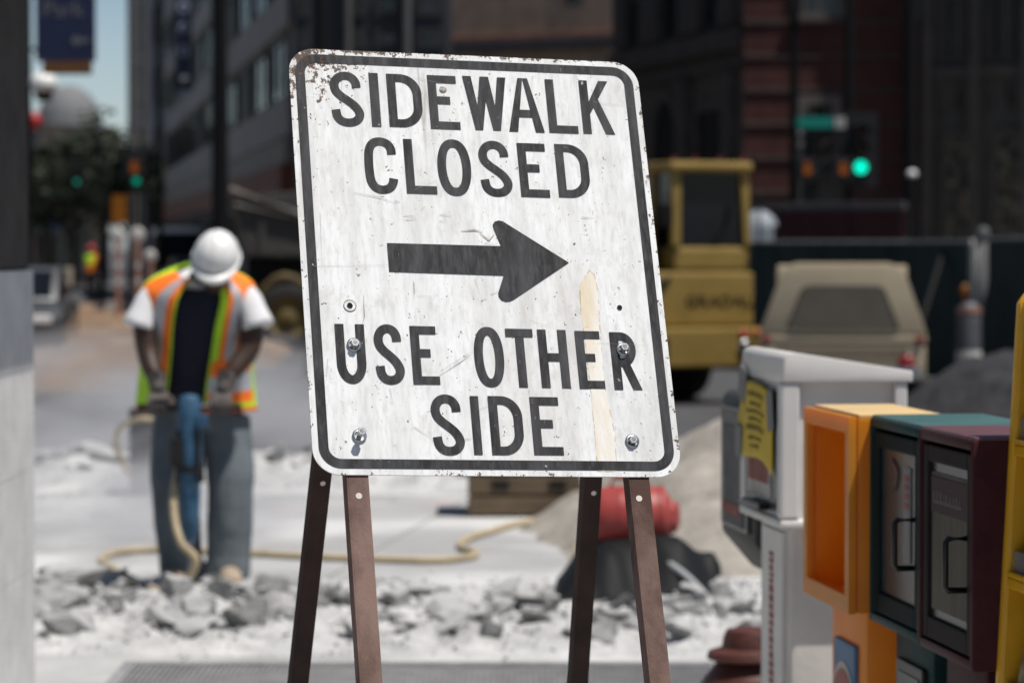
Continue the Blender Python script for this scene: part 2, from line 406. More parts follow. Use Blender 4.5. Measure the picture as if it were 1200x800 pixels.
# gothic stone block, far right
G = Facade('gothic_building', 'grey stone building with arched windows and tall slit windows on the right', (at(1087, 290, 64.6).x, 64.6), (at(1262, 290, 62.5).x, 62.5), 16, m_gothic, 10)
for a, b in ((1087, 1096), (1141, 1152), (1202, 1212), (1250, 1260)): G.pier(G.u(a), G.u(b), 0, 15.6, .3, m_lstone, 'buttress')
for a, b in ((1108, 1117), (1129, 1139), (1162, 1172), (1185, 1195), (1219, 1228), (1238, 1247)): G.window(G.u(a), G.u(b), G.z(1150, 72), G.z(1150, -40), m_wst, None, .04, mull=0, name='slit_window')
G.band(G.z(1150, 90), G.z(1150, 78), .14, m_lstone)
m_arch = mat('highlit_leaded_window', (.02, .02, .02), .3, .5, 5, col2=(.34, .30, .22), thr=(.45, .68))  # pale noise blotches paint highlights onto the panes
for a, b in ((1106, 1140), (1164, 1200), (1216, 1249)):
    G.window(G.u(a), G.u(b), .4, G.z(1150, 152), m_wst, m_arch, .1, True, 'arched_window', 1)
    c = (a + b) / 2; G.window(G.u(c - 4), G.u(c + 4), G.z(1150, 128), G.z(1150, 104), m_wst, None, .03, mull=0, name='niche')
# tan brick block far behind the sign
T = Facade('tan_building', 'tan brick building with flat ledge behind the top of the sign', (at(520, 290, 122).x, 122), (at(728, 290, 118).x, 118), 24, m_tan, 14)
T.band(T.z(620, 58), T.z(620, 49), .5, mat('slate_ledge', (.05, .052, .06), .7), 'ledge'); T.band(T.z(620, 49), T.z(620, 41), .2, mat('red_brick_band', (.23, .12, .085), .8, .2, 3), 'brick_band')
for a, b in ((560, 592), (640, 672)): T.window(T.u(a), T.u(b), T.z(620, 240), T.z(620, 90), m_wfr, mull=2)
T.window(T.u(664), T.u(682), T.z(670, 6), T.z(670, -40), m_wfr, mull=0)
# blue grey block behind the sign
Bl = Facade('panelled_building', 'dark blue grey panelled building between the grey and tan buildings', (at(346, 290, 57.2).x, 57.2), (at(524, 290, 56.9).x, 56.9), 15, m_blue, .75)
for i, (a, b) in enumerate(((350, 364), (414, 430), (440, 470), (488, 520))):
    for k, (y0, y1) in enumerate(((58, 34), (20, -8))):
        Bl.window(Bl.u(a), Bl.u(b), Bl.z(430, y0), Bl.z(430, y1), m_wfr, [m_greyb, m_glass][(i + k) % 2], .1, mull=0)
Bl.pier(Bl.u(408), Bl.u(413), 0, 14.5, .3, m_grey, 'fin'); Bl.pier(Bl.u(476), Bl.u(482), 0, 14.5, .3, m_grey, 'fin')
# grey facade running away down the street, left of the sign
Gy = Facade('office_building', 'long grey office building receding down the street left of the sign', (at(198, 290, 116).x, 116), (at(346, 290, 58).x, 58), 11.6, m_grey, 2.6)
for k in range(4):
    z0 = 3.9 + k * 2.15; Gy.band(z0, z0 + .75, .15, m_greyb, 'spandrel')
    n = 11
    for i in range(n):
        u0 = 1.2 + i * (Gy.L - 1.6) / n; Gy.window(u0, u0 + 4.0, z0 + .78, min(z0 + 2.1, 11.55), m_wfr, m_glass if (i * 7 + k * 3) % 4 else m_blue, .08, mull=1)
m_shop = mat('red_brown_fascia', (.11, .045, .03), .8, .3, 2)
Gy.band(2.75, 3.35, .3, m_shop, 'shop_fascia'); Gy.band(3.36, 3.85, .2, mat('fascia_stone', (.14, .13, .12), .8), 'cornice')
for i in range(10):
    u0 = 1 + i * (Gy.L - 1) / 10; Gy.window(u0, u0 + 5., .5, 2.7, m_wfr, [m_glass, m_blue, m_void][i % 3], .12, mull=2, name='shop_window')
# light grey tower beyond it
m_tow = mat('pale_tower_concrete', (.23, .235, .25), .8, .2, .3)
Tw = Facade('tower_building', 'pale grey tower block at the far end of the street beside the sky gap', (at(150, 290, 190).x, 190), (at(216, 290, 186).x, 186), 40, m_tow, 14)
for k in range(9):
    Tw.window(Tw.u(156), Tw.u(172), 3 + k * 3.8, 5.4 + k * 3.8, m_wfr, m_glass, .15, mull=0); Tw.window(Tw.u(182), Tw.u(197), 3 + k * 3.8, 5.4 + k * 3.8, m_wfr, m_glass, .15, mull=0)
# pale low building beyond the trees
m_pale = mat('sunlit_pale_wall', (.17, .175, .18), .8, .15, .3)
bm = BM(); Pl = thing('domed_building', 'pale grey building with a low dome above the far trees', 'building', (at(76, 290, 260).x, 260, -.15))
bx(bm, (-3.2, 0, 0), (3.2, 6, 12.5)); obj('wall', bm, m_tow, Pl)
bm = BM(); lathe(bm, [(2.9, 0), (2.8, .9), (2.4, 1.9), (1.8, 2.7), (.9, 3.3), (0, 3.5)], (0, 3, 12.51), 24); obj('dome', bm, m_pale, Pl, True)
# dark row of shops at the far left
Sh = Facade('storefront_building', 'dark row of shops with red and pink awnings at the far left of the street', (at(-30, 290, 128).x, 128), (at(112, 290, 136).x, 136), 7.2, mat('dark_brick', (.05, .042, .038), .85, .25, 2), 8)
m_awr = mat('red_canvas', (.42, .045, .03), .8, .2, 4); m_awp = mat('pink_canvas', (.5, .22, .22), .8, .2, 4); m_cream = mat('cream_board', (.45, .42, .36), .8, .2, 3)
def awning(F_, px0, px1, py0, py1, m, out=1.3):
    bm = BM(); z1 = F_.z((px0 + px1) / 2, py0); z0 = F_.z((px0 + px1) / 2, py1); u0 = F_.u(px0); u1 = F_.u(px1)
    prism(bm, [(0, z1), (0, z1 - .06), (-out, z0 - .02), (-out, z0 + .06)], u0, u1, 'yz'); return obj('awning', bm, m, F_.root)
awning(Sh, 50, 78, 218, 238, m_awr); awning(Sh, 62, 98, 182, 206, m_awp); awning(Sh, 40, 52, 236, 244, mat('yellow_canvas', (.5, .3, .06), .8), 1)
for a, b, y0, y1, m in ((40, 47, 272, 250, m_tow), (54, 68, 270, 246, mat('blue_board', (.08, .13, .3), .7)), (20, 52, 228, 206, m_tow), (30, 44, 175, 150, m_blue)):
    bm = BM(); bx(bm, (Sh.u(a), -.15, Sh.z(50, y0)), (Sh.u(b), .02, Sh.z(50, y1))); obj('sign_board', bm, m, Sh.root)
for a, b in ((0, 24), (52, 80), (84, 106)): Sh.window(Sh.u(a), Sh.u(b), .4, 2.6, m_wfr, m_glass, .1, mull=1, name='shop_window')
# red banner post
bm = BM(); t = thing('banner_post', 'red post with a red ball finial beside the far left shops', 'banner post', (at(31, 290, 100).x, 100, -.15))
m_red = mat('dark_red_paint', (.26, .02, .02), .6, .2, 4)
cyl(bm, (0, 0, 0), (0, 0, 5.9), .09); obj('post', bm, mat('dark_post_paint', (.012, .012, .013), .5), t)
bm = BM(); bx(bm, (-.16, -.12, 2.9), (.16, -.092, 5.6), .01); obj('banner', bm, m_red, t)
bm = BM(); ball(bm, (.25, 0, 5.95), .3); obj('finial', bm, mat('bright_red_paint', (.4, .03, .03), .5), t, True)

# wall and awning at the left edge, near: limestone front seen very obliquely
WX = at(40, 500, 10.8).x
m_lime = mat('limestone_blocks', (.60, .59, .575), .9, .12, 6, .35, 60)
m_brn = mat('brown_stone', (.055, .046, .04), .8, .35, 7, .4, 40)
t = thing('limestone_pier', 'pale limestone pier with dark upper stone at the left edge of the picture', 'pier', (WX - .4, 10.3, 0))
bm = BM(); zz = 0
for h in (.42, .36, .36, .36):
    bx(bm, (WX - .9, 9.2, zz + .001), (WX, 10.8, zz + h - .001), .003); zz += h
obj('lower_block', bm, m_lime, t, world=True)
bm = BM(); bx(bm, (WX - .86, 9.25, zz), (WX - .012, 10.77, 4.2), .01); obj('upper_stone', bm, m_brn, t, world=True)
bm = BM(); prism(bm, [(WX, 3.52), (WX + .61, 3.16), (WX + .61, 3.02), (WX, 3.02)], 8.2, 12.6, 'xz'); obj('awning', bm, mat('dark_awning_canvas', (.03, .035, .03), .8), t, world=True)  # awning out of view; projection set so its shadow covers the upper pier
bm = BM(); bx(bm, (WX - 1.0, 7.0, 0), (WX - .05, 9.19, 4.2), .01); t2 = obj('shopfront_wall', bm, m_brn); tag(t2, 'dark brown stone shopfront wall at the extreme left edge', 'wall')
# ---------------------------------------------------------------- street furniture, far
m_blk = mat('black_pole_paint', (.003, .003, .0035), .6, .3, 8, spec=.2)
m_gpole = mat('grey_pole_paint', (.10, .10, .10), .6, .2, 8)
m_sig = mat('black_signal_housing', (.008, .008, .009), .5, .2)
def pole(label, px, y, r, h, m=m_blk, arm=None, name='street_pole'):
    x = at(px, 290, y).x; t = thing(name, label, 'pole', (x, y, -.15))
    bm = BM(); cyl(bm, (0, 0, 0), (0, 0, h), r, r * .85, 16); obj('shaft', bm, m, t)
    bm = BM(); lathe(bm, [(r * 2.2, 0), (r * 2.1, .12), (r * 1.5, .3), (r * 1.25, .6), (r * 1.02, .62)], (0, 0, .003), 16); obj('base', bm, m, t)
    if arm:
        bm = BM(); tube(bm, spline([(0, 0, arm[1]), (arm[0] * .5, 0, arm[1] + .5), (arm[0], 0, arm[1] + .55)], 6), .04, 8); obj('arm', bm, m, t)
        bm = BM(); box(bm, (arm[0], 0, arm[1] + .5), (.5, .2, .12), None, .04); obj('lamp_head', bm, m_gpole, t)
    return t
pole('thick black pole rising behind the white hard hat of the worker', 258, 46, .135, 9)
pole('thin black pole left of the blade sign on the grey office building', 187, 66, .075, 12)
pole('black pole behind the top left of the sidewalk closed sign', 376, 40, .115, 9)
pole('slim black pole holding the walk signals left of the green light', 930, 61, .10, 9)
pole('black pole just left of the green traffic light', 994, 60.5, .10, 10, arm=(-3.4, 8.3))
pole('black pole right of the green traffic light with a round lamp', 1066, 56, .125, 10)
pole('pale grey lamp pole beside the sky gap on the left', 157, 62, .10, 9.5, m_gpole)
pole('slim grey pole in front of the pale tower on the left', 171, 78, .08, 12, m_gpole)
pole('dark lamp pole in front of the limestone pier side', 32, 58, .11, 9, m_blk)
pole('thin dark pole under the blue direction sign beside the trees', 118, 90, .06, 5, m_blk)
# round fixtures that catch the sun
m_wht = mat('white_enamel', (.8, .8, .78), .35, .05, 4)
def fixture(label, px, py, y, r, name='lamp_globe'):
    p = at(px, py, y); t = thing(name, label, 'lamp', tuple(p))
    bm = BM(); ball(bm, (0, 0, 0), (r, r, r * .85)); obj('globe', bm, m_wht, t, True)
    bm = BM(); lathe(bm, [(r * .5, -r * 1.25), (r * .62, -r * .9), (r * .75, -r * .55)], (0, 0, 0), 16); obj('collar', bm, m_sig, t, True); return t
fixture('white round lamp globe under the blue direction sign', 51, 98, 58, .27)
fixture('small white lamp globe beside the blade sign', 217, 92, 74, .10)
fixture('small white lamp globe on the black pole by the gothic building', 1069, 204, 55.6, .09)
def signal_head(label, px, py, y, lit, yaw=0., green_py=True, name='traffic_light', s=1.):
    """py = row of the green lens"""
    p = at(px, py, y); t = thing(name, label, 'traffic light', tuple(p), yaw)
    bm = BM(); box(bm, (0, .12, .36 * s), (.36 * s, .22, 1.08 * s), None, .03); obj('housing', bm, m_sig, t)
    bm = BM(); box(bm, (0, .245, .36 * s), (.72 * s, .01, 1.5 * s), None, .004); obj('backplate', bm, m_sig, t)
    for k, c in enumerate(('green', 'amber', 'red')):
        on = c == lit
        lm = mat('lens_%s_%s' % (c, ('lit' if s > .7 else 'faint') if on else 'dark'), {'green': (.0, .12, .09), 'amber': (.04, .02, .003), 'red': (.04, .004, .003)}[c], .3, .1,
                 emit={'green': (.0, .95, .62), 'amber': (1, .4, .02), 'red': (1, .05, .03)}[c] if on else None, es=(1.4 if s > .7 else .28) if on else 0)
        bm = BM(); lathe(bm, [(.125 * s, 0), (.105 * s, .02), (.05 * s, .035), (0, .04)], (0, .008, k * .36 * s), 20, axis=(0, -1, 0)); obj('lens', bm, lm, t, True)
        bm = BM(); prof = [(math.cos(a), math.sin(a)) for a in [R(-20 + 220 * i / 12) for i in range(13)]]
        o_ = [(.165 * s * a, k * .36 * s + .165 * s * b) for a, b in prof]; i_ = [(.155 * s * a, k * .36 * s + .155 * s * b) for a, b in prof][::-1]
        prism(bm, o_ + i_, -.17, .008, 'xz'); obj('visor', bm, m_sig, t)
    return t
signal_head('black traffic light with its green lens lit on the right of the street', 1009, 196, 60, 'green')
signal_head('dark traffic light facing sideways beside the green street name sign', 962, 196, 60.5, None, R(60))
signal_head('distant traffic light lit green on the pale grey lamp pole', 160, 212, 61.5, 'green', s=.6)
signal_head('second distant green traffic light low over the trees', 90, 213, 110, 'green', s=.65)
signal_head('small distant green traffic light left of the thick black pole', 237, 215, 104, 'green', s=.65)
def walk_signal(label, px, py, y):
    p = at(px, py, y); t = thing('pedestrian_signal', label, 'walk signal', tuple(p))
    bm = BM(); box(bm, (0, .11, 0), (.42, .2, .42), None, .03); obj('housing', bm, m_sig, t)
    ml = mat('amber_hand_lens', (.1, .03, .0), .4, .1, emit=(1, .22, .01), es=.14)
    bm = BM()
    box(bm, (0, -.002, -.05), (.13, .02, .12), None, .008)
    for i, h in enumerate((.09, .115, .12, .1)): box(bm, (-.05 + i * .033, -.002, .02 + h / 2), (.024, .02, h), None, .006)
    box(bm, (.085, -.002, -.02), (.022, .02, .1), Matrix.Rotation(R(25), 4, 'Y'), .006); obj('hand_symbol', bm, ml, t)
    return t
walk_signal('faint orange walk signal above the green light on the pale grey lamp pole', 157, 196, 61.3)
walk_signal('walk signal with an orange hand left of the dark signal cluster', 946, 198, 59.6)
walk_signal('walk signal with an orange hand beside the black middle pole', 988, 198, 59.6)
bm = BM(); p = at(955, 144, 59.8); t = thing('street_name_sign', 'green street name sign above the dark signal cluster', 'street sign', tuple(p))
box(bm, (0, 0, 0), (.72, .02, .22), None, .008); obj('panel', bm, mat('street_sign_green', (.0, .19, .15), .5, .1), t)
bm = BM(); box(bm, (.50, 0, 0), (.22, .02, .22), None, .008); obj('end_panel', bm, mat('pale_sign_face', (.3, .3, .29), .6, .1), t)
bm = BM(); box(bm, (-.1, .05, 0), (.06, .08, .5), None, .01); obj('bracket', bm, m_sig, t)
# dark cabinet between the signals
p = at(962, 175, 61); t = thing('signal_cabinet', 'black double signal head mounted between the two walk signals', 'signal box', tuple(p))
bm = BM(); box(bm, (.1, .1, -.25), (1.0, .3, 1.7), None, .05); obj('casing', bm, m_sig, t)
m_gl = mat('dull_lens', (.16, .16, .17), .3, .1)
for k in range(3):
    bm = BM(); lathe(bm, [(.11, 0), (.08, .02), (0, .03)], (-.38, -.06, .27 - k * .22), 16, axis=(0, -1, 0)); obj('lens', bm, m_gl, t, True)
# blue parking banner
m_nav = mat('navy_sign', (.008, .014, .05), .5, .15, 3); m_sgw = mat('grey_lettering', (.12, .125, .14), .6, .1)
p = at(77, 22, 44); t = thing('direction_sign', 'navy blue sign reading Park with a left arrow on the left', 'sign', tuple(p))
bm = BM(); box(bm, (0, 0, 0), (.88, .03, 1.26), None, .01); obj('panel', bm, m_nav, t)
q = at(79, 80, 44) - p
bm = BM(); box(bm, (q.x, 0, q.z), (.73, .03, .19), None, .008); obj('lower_panel', bm, mat('ochre_sign', (.12, .05, .012), .6, .2), t)
text('lettering', 'Park', .34, m_sgw, t, Matrix.Translation((at(74, 12, 44) - p) + Vector((0, -.02, 0))) @ XZ, .003)
q = at(93, 48, 44) - p; bm = BM()
prism(bm, [(q.x - .13, q.z), (q.x - .02, q.z + .1), (q.x - .02, q.z + .03), (q.x + .14, q.z + .03), (q.x + .14, q.z - .03), (q.x - .02, q.z - .03), (q.x - .02, q.z - .1)], -.024, -.016, 'xz'); obj('arrow', bm, m_sgw, t)
bm = BM(); cyl(bm, (-.44, .02, .35), (-.75, .02, .35), .025); cyl(bm, (-.44, .02, -.45), (-.75, .02, -.45), .025); obj('bracket', bm, m_sig, t)
pole('black post carrying the navy blue direction sign', 12, 44, .085, 9)
# blade sign on the grey office
p = at(215, 45, 76); t = thing('blade_sign', 'tall dark blue blade sign with white marks on the grey office building', 'sign', tuple(p))
bm = BM(); box(bm, (0, 0, 0), (.42, .12, 2.7), None, .02); obj('panel', bm, mat('blade_blue', (.012, .018, .045), .5, .1), t)
bm = BM()
for k, (py, s) in enumerate(((9, .16), (33, .13), (60, .15), (110, .1))):
    z = at(215, py, 76).z - p.z; lathe(bm, [(s, 0), (s * .55, .012), (s * .5, .004)], (.02, -.062, z), 16, axis=(0, -1, 0))
obj('emblem', bm, mat('pale_blue_mark', (.25, .29, .4), .6, .1), t)
# hanging orange panel
p = at(140, 245, 60); t = thing('detour_sign', 'plain orange rectangular sign on the pale grey lamp pole', 'sign', tuple(p))
bm = BM(); box(bm, (0, 0, 0), (.30, .03, .56), None, .012); obj('panel', bm, mat('construction_orange', (.62, .22, .012), .6, .1, 4), t)
bm = BM(); cyl(bm, (.15, .03, .12), (.33, .03, .12), .02); cyl(bm, (.15, .03, -.12), (.33, .03, -.12), .02); obj('bracket', bm, m_sig, t)
# channelizing posts
m_cw = mat('white_reflective', (.5, .49, .47), .5, .08, 5); m_co = mat('faded_orange_plastic', (.34, .17, .12), .6, .15, 5)
def channel_post(label, px, py, y, r=.11):
    g = at(px, 290, y); t = thing('channelizer_post', label, 'channelizer', (g.x, y, -.15), group='channelizer posts by the dirt'); top = at(px, py, y).z + .15
    bm = BM(); cyl(bm, (0, 0, .05), (0, 0, top), .05, .045); obj('post', bm, m_co, t)
    bm = BM(); lathe(bm, [(.2, 0), (.19, .04), (.08, .07)], (0, 0, .002), 8); obj('foot', bm, m_sig, t)
    bm = BM(); cyl(bm, (0, 0, top - .5), (0, 0, top - .38), .052); obj('reflective_band', bm, m_cw, t); bm = BM(); cyl(bm, (0, 0, top - .8), (0, 0, top - .68), .053); obj('reflective_band', bm, m_cw, t)
    bm = BM(); ball(bm, (0, 0, top + r * .8), (r, .04, r * 1.1)); obj('reflector', bm, m_cw, t, True)
channel_post('white topped post left of the tall white topped post', 138, 283, 56, .13); channel_post('tallest white topped post beside the worker in the vest', 161, 283, 55, .14); channel_post('short pink white topped post touching the vest shoulder', 176, 306, 54, .11)
t = thing('concrete_barrier', 'low pale barrier block at the far edge of the brown dirt', 'barrier', (at(143, 290, 62).x, 62, -.15))
bm = BM(); prism(bm, [(-.3, 0), (.3, 0), (.28, .08), (.12, .3), (.09, .62), (-.09, .62), (-.12, .3), (-.28, .08)], -.55, .55, 'yz', bev=.01); obj('block', bm, mat('barrier_concrete', (.34, .32, .29), .9, .2, 6), t)

# ---------------------------------------------------------------- fence and hoarding, right
m_mesh = mat('green_privacy_mesh', (.022, .034, .030), .9, .35, 2.2, .6, 9, stretch=(3, 3, .5)); m_rail = mat('galvanised_rail', (.14, .145, .145), .45, .15, 8, metal=.3)
def fence(label, pts, H, group):
    c = Vector((*pts[0], -.15)); t = thing('chain_link_fence', label, 'fence', tuple(c), group=group)
    bm = BM(); n = 0; top = BM()
    for (x0, y0), (x1, y1) in zip(pts, pts[1:]):
        L_ = math.hypot(x1 - x0, y1 - y0); k = max(2, int(L_ / .07)); cols = []
        for i in range(k + 1):
            f = i / k; x = x0 + (x1 - x0) * f; y = y0 + (y1 - y0) * f; row = []
            for j in range(9):
                g = j / 8; d = .035 * noise.noise(Vector((x * 2.1, y * .4, g * 1.5))) + .018 * noise.noise(Vector((x * 7, 3, g * 2)))
                row.append(bm.verts.new((x, y + d, -.12 + g * (H - .05))))
            cols.append(row)
        for a, b in zip(cols, cols[1:]):
            for j in range(8): bm.faces.new((a[j], b[j], b[j + 1], a[j + 1]))
        cyl(top, (x0, y0 + .06, H - .15), (x1, y1 + .06, H - .15), .028, seg=10)
    obj('mesh_screen', bm, m_mesh, t, True, world=True); obj('top_rail', top, m_rail, t, world=True)
    for (x0, y0), (x1, y1) in zip(pts, pts[1:]):
        L_ = math.hypot(x1 - x0, y1 - y0); k = max(1, round(L_ / 2.4))
        for i in range(k + (1 if (x1, y1) == pts[-1] else 0)):
            f = i / k; bm = BM(); x = x0 + (x1 - x0) * f; y = y0 + (y1 - y0) * f + .075
            cyl(bm, (x, y, -.15), (x, y, H - .12), .032, seg=10); obj('fence_post', bm, m_rail, t, True, world=True)
    return t
fence('dark green screened fence behind the tan pickup', [(at(700, 290, 43).x, 43), (at(1062, 290, 40).x, 40), (at(1140, 290, 38).x, 38)], 1.80, 'screened fences round the site')
fence('dark green screened fence section behind the yellow rack and gravel heap', [(at(1146, 290, 37.5).x, 37.5), (at(1300, 290, 33).x, 33)], 1.83, 'screened fences round the site')
t = thing('diagonal_brace', 'dark diagonal brace leaning on the green fence right of the pickup', 'brace', (at(1080, 290, 37.8).x, 37.8, -.15))
bm = BM(); a = at(1052, 420, 37.6); b = at(1104, 300, 39.2); cyl(bm, (a.x, 37.2, -.13), (b.x, 38.95, 1.6), .04, seg=10); obj('tube', bm, m_blk, t, world=True)
bm = BM(); box(bm, (a.x, 37.2, -.13), (.3, .2, .035), None, .01); obj('foot_plate', bm, m_blk, t, world=True)
# dark red hoarding further back
m_hoard = mat('dark_red_plywood', (.05, .012, .012), .8, .3, 2.2)
hx0 = at(872, 290, 56).x; hx1 = at(1060, 290, 54.5).x
t = thing('site_hoarding', 'dark red plywood hoarding under the traffic lights', 'hoarding', (hx0, 56, -.15), math.atan2(-1.5, hx1 - hx0)); Lh = math.hypot(hx1 - hx0, 1.5)
for i in range(3):
    bm = BM(); bx(bm, (i * Lh / 3 + .012, 0, 0), ((i + 1) * Lh / 3 - .012, .05, 2.42), .008); obj('panel', bm, m_hoard, t)
bm = BM(); bx(bm, (0, -.05, 2.425), (Lh, .1, 2.56), .01); obj('top_board', bm, mat('grey_top_board', (.08, .075, .075), .8, .2, 3), t)
for i in range(4):
    bm = BM(); bx(bm, (i * Lh / 3 - .04, .055, 0), (i * Lh / 3 + .04, .14, 2.42), .008); obj('stud', bm, m_blk, t)
# small bits behind the fence
t = thing('portable_toilet', 'pale grey cabin with a domed roof right behind the excavator cab', 'cabin', (at(890, 290, 50).x, 50, -.15))
m_pg = mat('pale_grey_plastic', (.25, .28, .31), .6, .15, 3)
bm = BM(); box(bm, (0, 0, 1.05), (.42, .6, 2.1), None, .04); obj('cabin', bm, m_pg, t)
bm = BM(); lathe(bm, [(.3, 0), (.27, .1), (.15, .22), (0, .27)], (0, 0, 2.10), 16); obj('roof', bm, m_pg, t, True)
bm = BM(); box(bm, (0, -.31, 1.0), (.3, .03, 1.7), None, .01); obj('door', bm, mat('grey_blue_door', (.13, .15, .17), .6, .15, 3), t)
t = thing('marker_drum', 'white topped marker drum with orange band in front of the green fence', 'traffic drum', (at(1136, 290, 34).x, 34, -.15))
bm = BM(); lathe(bm, [(.16, 0), (.145, .45), (.14, .5)], (0, 0, .06), 20); obj('lower_body', bm, m_cw, t, True)
bm = BM(); lathe(bm, [(.138, .503), (.135, .95), (.125, 1.0), (.06, 1.05), (0, 1.05)], (0, 0, .06), 20); obj('upper_body', bm, mat('grey_reflective', (.09, .095, .11), .5, .1, 5), t, True)
bm = BM(); lathe(bm, [(.142, .93), (.142, .99)], (0, 0, .06), 20); obj('band', bm, m_co, t, True)
bm = BM(); box(bm, (0, 0, .03), (.5, .5, .055), None, .015); obj('rubber_base', bm, m_blk, t)
bm = BM(); ball(bm, (-.06, -.05, 1.24), (.05, .04, .075)); cyl(bm, (-.06, -.05, 1.08), (-.06, -.05, 1.2), .02, seg=8); obj('beacon', bm, mat('amber_beacon', (.2, .07, .008), .3, .1), t, True)
m_dp = mat('dull_pipe_grey', (.09, .092, .095), .7, .2, 6)
t = thing('steel_pipe', 'pale grey upright pipe standing behind the marker drum', 'pipe', (at(1152, 290, 36.6).x, 36.6, -.15))
bm = BM(); cyl(bm, (0, 0, 0), (0, 0, 1.86), .055, seg=14); obj('shaft', bm, m_dp, t, True)
bm = BM(); lathe(bm, [(.075, 0), (.075, .09), (.04, .12), (0, .125)], (0, 0, 1.86), 14); obj('cap', bm, m_dp, t, True)

# ---------------------------------------------------------------- yellow excavator carrier
m_yel = mat('excavator_yellow', (.22, .145, .032), .6, .22, 1.5, .1, 8, col2=(.30, .205, .055)); m_ydk = mat('worn_dark_yellow', (.22, .14, .022), .6, .25, 2.)
m_tyre = mat('tyre_rubber', (.012, .012, .012), .85, .3, 8, .4, 30); m_cglass = mat('cab_glass', (.006, .008, .011), .12, .3, 1, spec=.25); m_chr = mat('chrome', (.6, .6, .6), .25, .1, metal=1)
YX = 33.0
t = thing('truck_excavator', 'yellow truck mounted excavator with a square cab behind the sign', 'excavator', (at(893, 290, YX).x, YX, -.15), R(20))
# local: x to the left is negative (body width 2.5), y depth away, z up from road
bm = BM(); bx(bm, (-2.42, .25, .85), (.02, 5.2, 1.46), .04); obj('engine_body', bm, m_yel, t)
bm = BM(); bx(bm, (-.92, .3, 1.463), (.0, 1.62, 1.74), .05); obj('cab_base', bm, m_yel, t)
# cab: posts, roof, glass
cabp = [(-.90, .33), (-.03, .33), (-.03, 1.58), (-.90, 1.58)]
for x, y in cabp:
    bm = BM()
    dx = .05 if x > -.4 else -.0
    prism(bm, [(x - .05 if x < -.4 else x - .05, 1.742), (x + .05 if x < -.4 else x + .03, 1.742), (x + .05 - (.0 if x < -.4 else .05), 2.56), (x - .05 - (.0 if x < -.4 else .05), 2.56)], y - .05, y + .05, 'xz', bev=.012); obj('cab_post', bm, m_yel, t)
bm = BM(); bx(bm, (-1.0, .22, 2.563), (.0, 1.68, 2.68), .045); obj('cab_roof', bm, m_yel, t)
bm = BM(); bx(bm, (-.845, .335, 1.745), (-.09, .35, 2.558)); obj('windscreen', bm, m_cglass, t)
bm = BM(); bx(bm, (-.885, .39, 1.745), (-.87, .9, 2.558)); obj('side_window', bm, m_cglass, t); bm = BM(); bx(bm, (-.885, .98, 1.745), (-.87, 1.52, 2.558)); obj('side_window', bm, m_cglass, t)
bm = BM(); bx(bm, (-.93, .9, 1.742), (-.862, .98, 2.56), .01); obj('side_post', bm, m_yel, t)
bm = BM(); tube(bm, spline([(-.45, .31, 1.76), (-.3, .305, 1.95), (-.25, .305, 2.2)], 5), .012, 6); obj('wiper', bm, m_blk, t)
bm = BM(); bx(bm, (-2.3, .6, 1.463), (-1.0, 3.5, 2.05), .06); obj('engine_hood', bm, m_ydk, t)
bm = BM()
for k in range(6): bx(bm, (-2.1, .585, 1.55 + k * .075), (-1.2, .598, 1.59 + k * .075))
obj('grille', bm, m_blk, t)
bm = BM(); bx(bm, (-2.5, .05, .41), (.05, .8, .845), .03); obj('bumper', bm, m_yel, t)
for x in (-.18, -2.25):
    bm = BM(); lathe(bm, [(.085, 0), (.095, .02), (.08, .03)], (x, .05, .62), 18, axis=(0, -1, 0)); hl = obj('headlight', bm, m_chr, t, True)
    bm = BM(); lathe(bm, [(.078, .024), (.04, .036), (0, .04)], (x, .05, .62), 18, axis=(0, -1, 0)); obj('lens', bm, m_cglass, hl, True)
bm = BM(); lathe(bm, [(.055, 0), (.05, .02), (0, .028)], (-.2, .05, .775), 14, axis=(0, -1, 0)); obj('marker_light', bm, mat('red_lens', (.3, .01, .01), .3, .1), t, True)
bm = BM(); lathe(bm, [(.04, 0), (.035, .02), (0, .026)], (-.04, .05, .79), 14, axis=(0, -1, 0)); obj('marker_light', bm, mat('orange_lens', (.5, .12, .01), .3, .1), t, True)
for x in (-.93, -.68, -.38, -.1):
    bm = BM(); box(bm, (x, .3, 2.705), (.06, .05, .045), None, .012); obj('roof_light', bm, mat('dim_red_lens', (.12, .02, .012), .3, .1), t)
text('lettering', 'GRADALL', .18, m_blk, t, Matrix.Translation((-.36, .244, 1.13)) @ XZ, .002, sx=1.15)
bm = BM(); bx(bm, (-1.45, .04, .52), (-1.1, .048, .74)); obj('tow_slot', bm, m_void, t); bm = BM(); bx(bm, (-2.0, .04, .52), (-1.6, .048, .74)); obj('tow_slot', bm, m_void, t)
for x in (-.25, -2.2):
    for y in (1.6, 4.2):
        bm = BM(); lathe(bm, [(.3, -.17), (.46, -.17), (.5, -.1), (.5, .1), (.46, .17), (.3, .17)], (x, y, .503), 26, axis=(1, 0, 0)); wl = obj('wheel', bm, m_tyre, t, True)
        bm = BM(); lathe(bm, [(.3, -.1), (.3, .1), (.12, .12), (0, .12)], (x, y, .503), 20, axis=(1, 0, 0)); obj('rim', bm, m_ydk, wl, True)
bm = BM(); bx(bm, (-2.0, .9, .36), (-.5, 5.0, .80), .02); obj('chassis', bm, m_blk, t)

